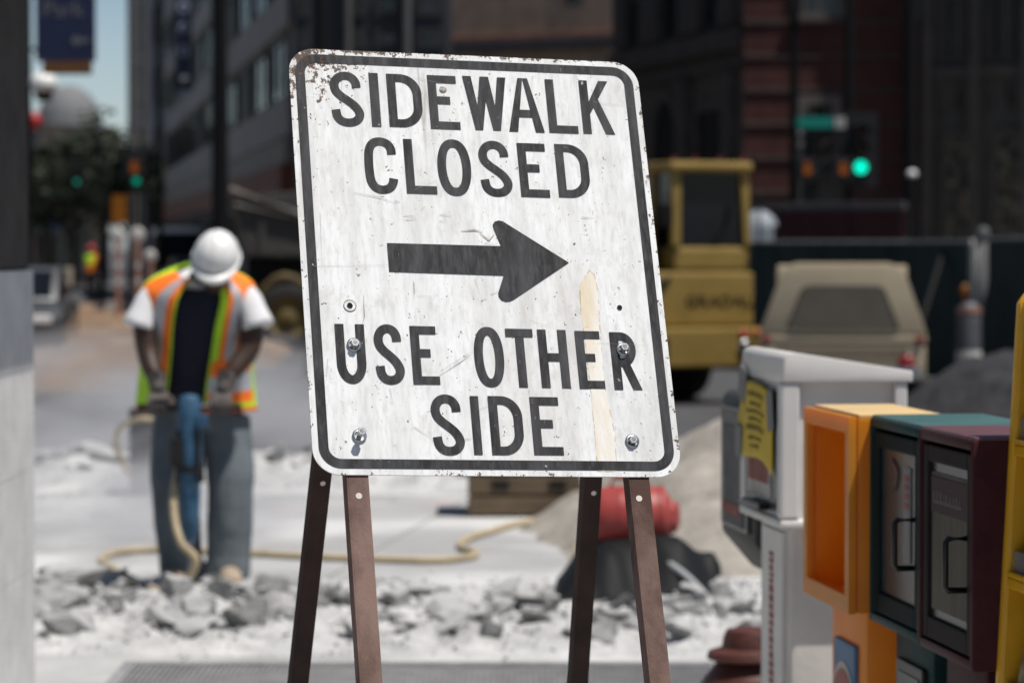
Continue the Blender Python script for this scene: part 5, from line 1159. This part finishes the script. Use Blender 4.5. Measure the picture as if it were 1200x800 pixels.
for s in (-1, 1):
    bm = BM(); box(bm, (s * .12, -.04, .05), (.1, .28, .1), None, .03); obj('boot', bm, m_blk, t)
bm = BM(); loft(bm, [ring((0, 0, .86), .215, .16), ring((0, 0, 1.1), .205, .155), ring((0, 0, 1.38), .225, .14), ring((0, 0, 1.47), .1, .09)], 28, cap=False)
for f in bm.faces:
    c = f.calc_center_median(); f.material_index = 1 if c.x > .02 and c.z > 1.1 else 0
bmesh.ops.subdivide_edges(bm, edges=bm.edges, cuts=3)
for f in bm.faces:
    c = f.calc_center_median(); f.material_index = 1 if (.93 < c.z < 1.0) or (c.x > .05 and c.z > 1.0) else 0
obj('vest', bm, [m_lime, m_orng], t, True)
bm = BM(); lathe(bm, [(.15, 0), (.125, .005), (.12, .05), (.09, .1), (0, .13)], (0, -.02, 1.64), 20); obj('hard_hat', bm, mat('red_hard_hat', (.5, .03, .03), .4, .1), t, True)

# ---------------------------------------------------------------- the sidewalk sign
SC = Vector((-.0489, 4.9301, 1.5604)); YAW, LEAN, ROLL = .2667, .4351, .0290
SG = thing('sidewalk_sign', 'weathered white sidewalk closed sign with a black arrow on a rusty steel A frame', 'sign', (SC.x, SC.y, 0), YAW)
nl = Vector((0, -math.cos(LEAN), math.sin(LEAN))); ul = Vector((0, math.sin(LEAN), math.cos(LEAN))); rl = Vector((1, 0, 0))
r2 = rl * math.cos(ROLL) - ul * math.sin(ROLL); u2 = ul * math.cos(ROLL) + rl * math.sin(ROLL)
PM = Matrix(((r2.x, u2.x, nl.x, 0), (r2.y, u2.y, nl.y, 0), (r2.z, u2.z, nl.z, SC.z), (0, 0, 0, 1)))
_W = WM[SG.name] @ PM; _wo = _W.translation; _wx = _W.to_3x3() @ Vector((1, 0, 0)); _wy = _W.to_3x3() @ Vector((0, 1, 0)); _wn = _W.to_3x3() @ Vector((0, 0, 1))
def sp(px, py):
    d = Vector(((px - 600) / F, math.cos(PIT) + (400 - py) / F * math.sin(PIT), -math.sin(PIT) + (400 - py) / F * math.cos(PIT))); o = Vector((0, 0, CH))
    q = o + d * ((_wo - o).dot(_wn) / d.dot(_wn)) - _wo; return (q.dot(_wx), q.dot(_wy))
def rrect(w_, h, r, n=8):
    out = []
    for cx, cy, a0 in ((w_ - r, h - r, 0), (-w_ + r, h - r, 90), (-w_ + r, -h + r, 180), (w_ - r, -h + r, 270)):
        for i in range(n + 1): a = R(a0 + 90 * i / n); out.append((cx + r * math.cos(a), cy + r * math.sin(a)))
    return out
def m_panel(name, base, dirt_, rust_amt, dark=False):
    m = bpy.data.materials.new(name); m.use_nodes = True; N = m.node_tree.nodes; L = m.node_tree.links
    b = N['Principled BSDF']; b.inputs['Roughness'].default_value = .55; b.inputs['Specular IOR Level'].default_value = .3 if not dark else .1
    tc = N.new('ShaderNodeTexCoord')
    def nz(scale, d=4, st=(1, 1, 1), off=0., r=.6):
        mp = N.new('ShaderNodeMapping'); mp.inputs['Scale'].default_value = st; mp.inputs['Location'].default_value = (off, off * 1.7, off * .3); L.new(tc.outputs['Object'], mp.inputs[0])
        n = N.new('ShaderNodeTexNoise'); n.inputs['Scale'].default_value = scale; n.inputs['Detail'].default_value = d; n.inputs['Roughness'].default_value = r; L.new(mp.outputs[0], n.inputs[0]); return n.outputs[0]
    def rp(src, p0, p1, v0=0., v1=1.):
        r = N.new('ShaderNodeMapRange'); r.inputs['From Min'].default_value = p0; r.inputs['From Max'].default_value = p1; r.inputs['To Min'].default_value = v0; r.inputs['To Max'].default_value = v1; L.new(src, r.inputs[0]); return r.outputs[0]
    def mth(op, a, c):
        x = N.new('ShaderNodeMath'); x.operation = op
        for i, q in enumerate((a, c)):
            if isinstance(q, (int, float)): x.inputs[i].default_value = q
            else: L.new(q, x.inputs[i])
        return x.outputs[0]
    cur = None
    def mix(col, fac):
        nonlocal cur
        x = N.new('ShaderNodeMix'); x.data_type = 'RGBA'; L.new(fac, x.inputs[0])
        if isinstance(cur, tuple): x.inputs[6].default_value = (*cur, 1)
        else: L.new(cur, x.inputs[6])
        x.inputs[7].default_value = (*col, 1); cur = x.outputs[2]
    sep = N.new('ShaderNodeSeparateXYZ'); L.new(tc.outputs['Object'], sep.inputs[0]); X, Y = sep.outputs[0], sep.outputs[1]
    cur = base
    mix(dirt_, rp(nz(22, 6, (1, .14, 1)), .42, .72, 0, .75 if not dark else .8))            # vertical streaks
    mix(dirt_, rp(nz(130, 4, (1, .22, 1), 3), .46, .76, 0, .75 if not dark else .9))
    mix(tuple(c * .75 for c in dirt_), rp(nz(7, 5, (1, 1, 1), 5), .52, .8, 0, .35))
    if not dark:
        mix((.36, .30, .23), rp(nz(5, 5, (1, .5, 1), 9), .56, .78, 0, .5))
        mix((.40, .38, .35), rp(nz(28, 7, (1, .6, 1), 13, .75), .56, .7, 0, .45))
        # hairline scratches in two directions
        for st, off in (((1, .02, 1), 1.),):
            a = mth('ABSOLUTE', mth('SUBTRACT', nz(16, 1, st, off), .5), 0.); gate = rp(nz(4, 2, (1, 1, 1), off + 2), .54, .6)
            mix((.2, .175, .15), mth('MULTIPLY', rp(a, 0, .0035, .55, 0), gate))
    # chips
    mix((.09, .07, .055) if not dark else (.42, .41, .4), mth('MULTIPLY', rp(nz(95, 2, (1, .75, 1), 21), .735, .76), rp(nz(9, 2, (1, 1, 1), 31), .45, .55, 0, .85)))
    mix((.10, .075, .055) if not dark else (.3, .29, .28), mth('MULTIPLY', rp(nz(42, 5, (1, .8, 1), 41, .75), .70, .715), rp(nz(6, 2, (1, 1, 1), 17), .5, .58, 0, .8)))
    # rust eating in from the top left corner and along the edges
    dx = mth('ADD', X, .315); dy = mth('SUBTRACT', .39, Y); dist = mth('SQRT', mth('ADD', mth('MULTIPLY', dx, dx), mth('MULTIPLY', mth('MULTIPLY', dy, dy), 1.15)), 0.)
    near = rp(dist, .03, .185, .262, 0.); ed = mth('MAXIMUM', rp(mth('ABSOLUTE', X, 0.), .292, .305, 0, .10), rp(mth('ABSOLUTE', Y, 0.), .368, .381, 0, .10))
    topl = mth('MULTIPLY', rp(Y, .366, .381, 0, .15), rp(X, .05, -.2, .35, 1.1))
    thr = mth('ADD', mth('ADD', nz(105, 3, (1, .8, 1), 51, .7), mth('MAXIMUM', near, mth('ADD', ed, topl))), -.13 if not dark else -.24)
    mix((.085, .045, .026), rp(thr, .535, .57, 0, rust_amt)); mix((.05, .028, .02), rp(thr, .62, .66, 0, rust_amt))
    L.new(cur, b.inputs['Base Color'])
    bp = N.new('ShaderNodeBump'); bp.inputs['Strength'].default_value = .12; bp.inputs['Distance'].default_value = .002; L.new(nz(60, 5, (1, .4, 1), 2), bp.inputs['Height']); L.new(bp.outputs[0], b.inputs['Normal'])
    return m
m_face = m_panel('weathered_white_sign_face', (.735, .745, .75), (.50, .50, .49), .95); m_ink2 = m_panel('faded_black_sign_paint', (.021, .021, .023), (.075, .075, .08), .85, True)
m_rust = mat('rusted_brown_steel', (.06, .028, .020), .8, .35, 5.5, .10, 220, col2=(.20, .128, .105), stretch=(1.4, 1.4, .6), thr=(.38, .62)); m_rustd = mat('rusted_steel_shaded', (.020, .0095, .007), .8, .35, 14, .1, 220, col2=(.045, .022, .016))  # second, darker rust paints in the shade on rear legs and hinge bar
m_zinc = mat('zinc_bolt', (.42, .43, .44), .38, .15, 60, metal=.85); m_hole = mat('drilled_hole', (.004, .004, .004), .9)
bm = BM(); prism(bm, rrect(.3048, .381, .044, 10), -.0026, 0, 'xy'); panel = obj('sign_panel', bm, m_face, SG); panel.matrix_local = PM
def pch(name, bm, m, parent=None, smooth=False):
    o = obj(name, bm, m, None, smooth); o.parent = parent or panel; return o
# border
bm = BM(); o_ = rrect(.2945, .3705, .036, 10); i_ = rrect(.2785, .3545, .020, 10)
A_ = [bm.verts.new((x, y, .0008)) for x, y in o_]; B_2 = [bm.verts.new((x, y, .0008)) for x, y in i_]
for k in range(len(o_)): j = (k + 1) % len(o_); bm.faces.new((A_[k], A_[j], B_2[j], B_2[k]))
pch('border', bm, m_ink2)
# tape residue stripe
m_res = mat('yellowed_tape_residue', (.64, .55, .41), .6, .1, 14, .1, 90, col2=(.73, .715, .68), stretch=(1, .22, 1), thr=(.38, .6)); m_rese = mat('brown_residue_edge', (.46, .35, .22), .7, .3, 20, col2=(.64, .55, .42))
tp = [(60, 100), (95, 52), (112, 68), (122, 110), (128, 170), (130, 235), (138, 330), (150, 470), (165, 540), (185, 640), (194, 775), (125, 775), (112, 620), (98, 470), (78, 300), (64, 200)]
tpl = [sp(660 + x / 3.077, 300 + y / 3.077) for x, y in tp]
bm = BM(); bm.faces.new([bm.verts.new((x, y, .0004)) for x, y in tpl]); pch('tape_residue', bm, m_res)
bm = BM()
for (a, b) in zip(tpl, tpl[1:] + tpl[:1]):
    n_ = max(1, int(math.hypot(b[0] - a[0], b[1] - a[1]) / .006))
    for k in range(n_):
        if rr.random() < .45:
            f0, f1 = k / n_, (k + 1.2) / n_; w_ = rr.uniform(.0004, .0012); d = Vector((b[0] - a[0], b[1] - a[1])).normalized(); nn = Vector((-d.y, d.x)) * w_
            q0 = Vector(a).lerp(Vector(b), f0); q1 = Vector(a).lerp(Vector(b), f1); bm.faces.new([bm.verts.new((v.x, v.y, .0005 + .00001 * (k % 5))) for v in (q0 - nn, q1 - nn, q1 + nn, q0 + nn)])
pch('residue_edge', bm, m_rese)
# lettering
LB = BM(); _lv = [0]
def quad(pts):
    _lv[0] += 1; z = .0009 + .00008 * (_lv[0] % 5); f = LB.faces.new([LB.verts.new((x, y, z)) for x, y in pts]); return f
def strip(pts, t, closed=False):
    _lv[0] += 1; z = .0009 + .00008 * (_lv[0] % 5); n_ = len(pts); A = []; Bq = []
    for i in range(n_):
        p0 = pts[i - 1] if (i or closed) else pts[0]; p1 = pts[(i + 1) % n_] if (i < n_ - 1 or closed) else pts[-1]
        d = Vector((p1[0] - p0[0], p1[1] - p0[1])).normalized(); q = Vector((-d.y, d.x)) * t / 2
        A.append(LB.verts.new((pts[i][0] + q.x, pts[i][1] + q.y, z))); Bq.append(LB.verts.new((pts[i][0] - q.x, pts[i][1] - q.y, z)))
    for i in range(n_ if closed else n_ - 1): j = (i + 1) % n_; LB.faces.new((A[i], Bq[i], Bq[j], A[j]))
def letter(ch, x0, y0, x1, y1, t):
    w_ = x1 - x0; h = y1 - y0; R_ = lambda a, b, c, d: quad([(x0 + a, y0 + b), (x0 + c, y0 + b), (x0 + c, y0 + d), (x0 + a, y0 + d)])
    Qd = lambda *p: quad([(x0 + a, y0 + b) for a, b in p]); hb = t * .97
    def cl(pts, n_=7): return [(x0 + t / 2 + p.x * (w_ - t), y0 + t / 2 + p.y * (h - t)) for p in spline([(a, b, 0) for a, b in pts], n_)]
    if ch == 'I': R_(0, 0, w_, h)
    elif ch == 'L': R_(0, 0, t, h); R_(t, 0, w_, hb)
    elif ch == 'E': R_(0, 0, t, h); R_(t, 0, w_, hb); R_(t, h - hb, w_ * .965, h); R_(t, h * .465 - 0, w_ * .72, h * .465 + hb)
    elif ch == 'T': R_(0, h - hb, w_, h); R_(w_ / 2 - t / 2, 0, w_ / 2 + t / 2, h - hb)
    elif ch == 'H': R_(0, 0, t, h); R_(w_ - t, 0, w_, h); R_(t, h * .455, w_ - t, h * .455 + hb)
    elif ch == 'O':
        pts = []
        for k in range(48):
            a = 2 * PI * k / 48; c, s = math.cos(a), math.sin(a); e = 2 / 2.45
            pts.append((x0 + w_ / 2 + (w_ - t) / 2 * math.copysign(abs(c) ** e, c), y0 + h / 2 + (h - t) / 2 * math.copysign(abs(s) ** (2 / 2.1), s)))
        strip(pts, t, True)
    elif ch == 'C':
        strip(cl([(.96, .735), (.93, .86), (.78, .96), (.5, 1.), (.22, .96), (.05, .83), (0, .62), (0, .38), (.05, .17), (.22, .04), (.5, 0), (.78, .04), (.93, .14), (.97, .235)]), t)
    elif ch == 'S':
        strip(cl([(.93, .75), (.90, .865), (.74, .965), (.48, 1.), (.22, .965), (.05, .87), (.01, .765), (.08, .655), (.27, .56), (.52, .475), (.78, .375), (.94, .275), (1., .19), (.95, .10), (.77, .025), (.5, 0), (.24, .03), (.07, .12), (.01, .27)]), t)
    elif ch == 'D':
        R_(0, 0, t, h); r = w_ * .62; out = []; inn = []
        def arcs(xl, xr, yb, yt, rx, ry):
            o = [(xl, yt)]
            for k in range(13): a = R(90 - 90 * k / 12); o.append((xr - rx + rx * math.cos(a), yt - ry + ry * math.sin(a)))
            for k in range(13): a = R(-90 * k / 12); o.append((xr - rx + rx * math.cos(a), yb + ry + ry * math.sin(a)))
            return o + [(xl, yb)]
        o = arcs(t, w_, 0, h, w_ * .62, h * .36); i = arcs(t, w_ - t, hb, h - hb, w_ * .62 - t, h * .36 - t * .8)
        _lv[0] += 1; z = .0009 + .00008 * (_lv[0] % 5); A = [LB.verts.new((x0 + a, y0 + b, z)) for a, b in o]; Bq = [LB.verts.new((x0 + a, y0 + b, z)) for a, b in i]
        for k in range(len(o) - 1): LB.faces.new((A[k], A[k + 1], Bq[k + 1], Bq[k]))
    elif ch == 'U':
        strip([(x0 + t / 2, y0 + h)] + [(x0 + w_ / 2 - (w_ - t) / 2 * math.cos(PI * k / 18), y0 + t / 2 + (h * .27) - h * .27 * math.sin(PI * k / 18)) for k in range(19)] + [(x0 + w_ - t / 2, y0 + h)], t)
    elif ch == 'A':
        k = t * 1.05; c = w_ / 2; Qd((0, 0), (k, 0), (c + .0, h), (c - k * .55, h)); Qd((w_ - k, 0), (w_, 0), (c + k * .55, h), (c, h)); f = .27
        Qd((k * .9 + f * (c - k) * .6, h * f), (w_ - k * .9 - f * (c - k) * .6, h * f), (w_ - k * .9 - f * 1.5 * (c - k) * .6, h * f + hb), (k * .9 + f * 1.5 * (c - k) * .6, h * f + hb))
    elif ch == 'W':
        k = t; a = w_ * .285; Qd((0, h), (k, h), (a + k * .5, 0), (a - k * .38, 0)); b = w_ - a
        Qd((w_ - k, h), (w_, h), (b + k * .38, 0), (b - k * .5, 0)); Qd((a - k * .38, 0), (a + k * .5, 0), (w_ / 2 + k * .5, h), (w_ / 2 - k * .5, h)); Qd((b - k * .5, 0), (b + k * .38, 0), (w_ / 2 + k * .5, h), (w_ / 2 - k * .5, h))
    elif ch == 'K':
        R_(0, 0, t, h); Qd((t * .98, h * .36), (t * .98, h * .60), (w_ * .92 - t * 1.12, h), (w_ * .92, h)); Qd((w_ - t * 1.08, 0), (w_, 0), (w_ * .56, h * .66), (w_ * .36, h * .56))
    elif ch == 'R':
        R_(0, 0, t, h); o = [(t, h)]; i = [(t, h - hb)]; yb = h * .40; r = (h - yb) / 2
        for k in range(17): a = R(90 - 180 * k / 16); o.append((w_ * .90 - r * .8 + r * .8 * math.cos(a), yb + r + r * math.sin(a))); i.append((w_ * .90 - r * .8 + (r * .8 - t) * math.cos(a), yb + r + (r - hb) * math.sin(a)))
        o.append((t, yb)); i.append((t, yb + hb)); _lv[0] += 1; z = .0009 + .00008 * (_lv[0] % 5); A = [LB.verts.new((x0 + a, y0 + b, z)) for a, b in o]; Bq = [LB.verts.new((x0 + a, y0 + b, z)) for a, b in i]
        for k in range(len(o) - 1): LB.faces.new((A[k], A[k + 1], Bq[k + 1], Bq[k]))
        Qd((w_ - t * 1.05, 0), (w_, 0), (w_ * .63, yb + hb * .5), (w_ * .63 - t * 1.05, yb + hb * .5))
rows = [[(375, 70, 6.667, [('S', 67, 92, 352, 529), ('I', 377, 105, 480, 527), ('D', 514, 112, 812, 535), ('E', 833, 122, 1100, 550)]), (540, 70, 6.316, [('W', 8, 122, 365, 530), ('A', 322, 135, 622, 542), ('L', 618, 147, 873, 550), ('K', 868, 155, 1143, 557)])],
        [(415, 150, 4.21, [('C', 42, 45, 226, 328), ('L', 240, 55, 411, 328), ('O', 400, 55, 588, 338), ('S', 605, 62, 787, 343), ('E', 800, 75, 968, 345), ('D', 985, 80, 1172, 348)])],
        [(380, 370, 6, [('U', 70, 57, 306, 480), ('S', 338, 59, 573, 485), ('E', 597, 72, 817, 485)]), (545, 370, 5.4545, [('O', 42, 70, 265, 458), ('T', 253, 83, 462, 460), ('H', 457, 88, 677, 463), ('E', 697, 97, 898, 468), ('R', 918, 105, 1135, 475)])],
        [(495, 455, 6.667, [('S', 53, 46, 340, 525), ('I', 367, 60, 472, 519), ('D', 507, 60, 806, 522), ('E', 833, 67, 1107, 523)])]]
for row in rows:
    for ox, oy, sc, ls in row:
        for ch, ax, ay, bx_, by in ls:
            p = sp(ox + ax / sc, oy + ay / sc); q = sp(ox + bx_ / sc, oy + by / sc); letter(ch, p[0], q[1], q[0], p[1], .0148)
for f in LB.faces:
    f.normal_update()
    if f.normal.z < 0: f.normal_flip()
o = obj('lettering', LB, m_ink2, None, recalc=False); o.parent = panel
# arrow
ar = [(67, 175), (735, 193)] + [(735 - 8, 175), (692, 92), (686, 68), (697, 50), (722, 43), (745, 48), (1133, 290), (808, 508), (788, 517), (764, 519), (738, 510), (722, 490), (719, 466), (750, 366), (80, 343)]
bm = BM(); pa_ = [sp(440 + x / 5, 250 + y / 5) for x, y in ar]; bm.faces.new([bm.verts.new((x, y, .0010)) for x, y in pa_]); bmesh.ops.triangulate(bm, faces=bm.faces, ngon_method='EAR_CLIP')
for f in bm.faces:
    f.normal_update()
    if f.normal.z < 0: f.normal_flip()
o = obj('arrow', bm, m_ink2, None, recalc=False); o.parent = panel
# bolts, empty holes
for px, py, ln in ((414.6, 404.5, .013), (730, 409.5, .013), (421, 511, .024), (740.6, 517, .010)):
    x, y = sp(px, py); bm = BM(); lathe(bm, [(.0, .0006), (.0105, .0006), (.0118, .0012), (.0118, .0026), (.0085, .0032)], (x, y, 0), 28); wsh = pch('washer', bm, m_zinc, None, True)
    bm = BM(); cyl(bm, (x, y, .003), (x, y, ln), .0042, seg=16); bo = pch('bolt', bm, m_zinc)
    bm = BM(); lathe(bm, [(.0072, ln - .0065), (.0072, ln - .0008), (.0062, ln), (0, ln)], (x, y, 0), 6); pch('bolt_head', bm, m_zinc, bo)
for px, py, r in ((410, 358, .0047), (726, 360.5, .0043)):
    x, y = sp(px, py); bm = BM(); prf = [(r * (1 + .18 * noise.noise(Vector((math.cos(a) * 2, math.sin(a) * 2, px)))) * math.cos(a) + x, r * (1 + .18 * noise.noise(Vector((math.cos(a) * 2, math.sin(a) * 2, px)))) * math.sin(a) + y) for a in [2 * PI * k / 22 for k in range(22)]]
    bm.faces.new([bm.verts.new((a, b, .0014)) for a, b in prf]); pch('bolt_hole', bm, m_hole)
    if px > 500: continue
    bm = BM(); lathe(bm, [(r * 1.9, .0005), (r * 2.3, .0011), (r * 2.0, .0005)], (x, y, 0), 26); pch('washer_mark', bm, mat('rubbed_metal_ring', (.40, .36, .31), .5, .3, 60), None, True)
x, y = sp(519, 105.5); bm = BM(); lathe(bm, [(.0065, .0006), (.005, .0016), (0, .002)], (x, y, 0), 14); pch('rivet_stub', bm, mat('corroded_rivet', (.36, .33, .30), .7, .5, 160, .5, 300), None, True)
# A-frame legs of rusty angle iron
def leg_strip(name, a0, a1, btop, bfoot):
    t = bmesh.new()
    # face plate and flange; the bolt hole is a separate pale disc
    bx(t, (a0, bfoot, -.0075), (a1, btop, -.0032), .0008); bx(t, (a0 - .0028, bfoot, -.034), (a0 + .0002, btop, -.0030), .0008)
    t.transform(PM); o = obj(name, t, m_rust, SG); return o
foot = -SC.z / math.cos(LEAN)
for px, py, (a0, a1) in ((421, 580, (-.2495, -.2163)), (749.5, 583, (.2165, .2487))):
    lg = leg_strip('front_leg', a0, a1, .335, foot); q = sp(px, py); bm = BM(); lathe(bm, [(.0052, 0), (0, 0)], (q[0], q[1], -.0026), 18); bm.transform(PM); obj('bolt_hole', bm, mat('light_through_hole', (.62, .55, .52), .8), lg)  # pale disc painted as light showing through the hole, likewise on rear legs
for hx2, be, sg, dxl in ((-.159, R(28), -1, 0.), (.290, R(27), 1, .078)):
    top = Vector((hx2, ul.y * .33 + .03, SC.z + ul.z * .33)); L_ = (top.z - .004) / math.cos(be); d = Vector((dxl, math.sin(be), -math.cos(be))); nrm = Vector((0, -math.cos(be), -math.sin(be))); M = Matrix(((1, d.x, 0, 0), (0, d.y, -nrm.y, 0), (0, d.z, -nrm.z, 0), (0, 0, 0, 1))); M = Matrix.Translation(top) @ M
    t_ = bmesh.new(); bx(t_, (-.017, 0, -.002), (.017, L_, .002), .0008); bx(t_, (-.017, 0, .0022), (-.014, L_, .03), .0008); t_.transform(M); lg = obj('rear_leg', t_, m_rustd, SG)
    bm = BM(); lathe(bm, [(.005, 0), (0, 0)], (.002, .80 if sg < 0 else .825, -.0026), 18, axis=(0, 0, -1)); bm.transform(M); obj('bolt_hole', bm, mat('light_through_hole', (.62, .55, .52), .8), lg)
bm = BM(); bx(bm, (-.26, .30, -.040), (.27, .335, -.036), .001); bm.transform(PM); obj('hinge_bar', bm, m_rustd, SG)

# straight scratches and scuffs on the face (thin marks of their own)
m_scr = mat('dark_scratch', (.30, .285, .26), .7, .3, 30); m_scr2 = mat('brown_scuff', (.20, .15, .105), .8, .35, 90, col2=(.48, .42, .36))
sb = BM(); sb2 = BM(); rs = random.Random(21)
def scr(bm, pts, w0, k):
    P_ = [Vector(sp(*p)) for p in pts]
    for i, (a, b) in enumerate(zip(P_, P_[1:])):
        d = (b - a).normalized(); n_ = Vector((-d.y, d.x)); wa = w0 * (.4 if i == 0 else 1); wb_ = w0 * (.2 if i == len(P_) - 2 else 1)
        bm.faces.new([bm.verts.new((v.x, v.y, .0015 + k * .00002)) for v in (a - n_ * wa, b - n_ * wb_, b + n_ * wb_, a + n_ * wa)])
for k, pts in enumerate(([(415, 226), (445, 232), (466, 239)], [(485, 223), (512, 212)], [(426, 345), (427, 372), (424, 380)], [(456, 455), (461, 472)], [(517, 434), (553, 412)], [(489, 347), (508, 347)], [(484, 328), (485, 345)], [(515, 440), (540, 424), (552, 415)], [(368, 312), (455, 311)], [(700, 402), (760, 405)], [(556, 325), (562, 345)], [(695, 120), (742, 126)], [(398, 470), (410, 474)], [(620, 375), (650, 385)], [(470, 88), (520, 99)], [(375, 250), (377, 300)], [(384, 420), (382, 448)], [(560, 480), (573, 476)])): scr(sb, pts, .0005, k % 7)
for k, pts in enumerate(([(473, 253), (487, 254)], [(475, 258), (488, 257)], [(515, 252), (528, 253)], [(515, 259), (521, 260)], [(485, 331), (486, 344)], [(485, 500), (502, 511)], [(545, 515), (553, 514)], [(463, 236), (469, 237)], [(540, 271), (556, 270), (566, 272)], [(562, 273), (573, 282), (579, 275)], [(568, 285), (580, 286)], [(576, 345), (583, 342)], [(563, 352), (570, 350)], [(681, 255), (697, 256)])): scr(sb2, pts, .0011, k % 7)
for k in range(150):
    px, py = rs.uniform(362, 770), rs.uniform(80, 540)
    if 300 < py < 330 and px < 665 or abs(sp(px, py)[0]) > .27: continue
    a = rs.choice((1.4, 1.5, 1.6, .2, 2.9)); L_ = rs.uniform(1, 5.5); scr(sb if rs.random() < .6 else sb2, [(px, py), (px + math.cos(a) * L_, py + math.sin(a) * L_)], rs.uniform(.0003, .0008), k % 7)
for bmm in (sb, sb2):
    for f in bmm.faces:
        f.normal_update()
        if f.normal.z < 0: f.normal_flip()
o = obj('scratches', sb, m_scr, None, recalc=False); o.parent = panel; o = obj('scuffs', sb2, m_scr2, None, recalc=False); o.parent = panel
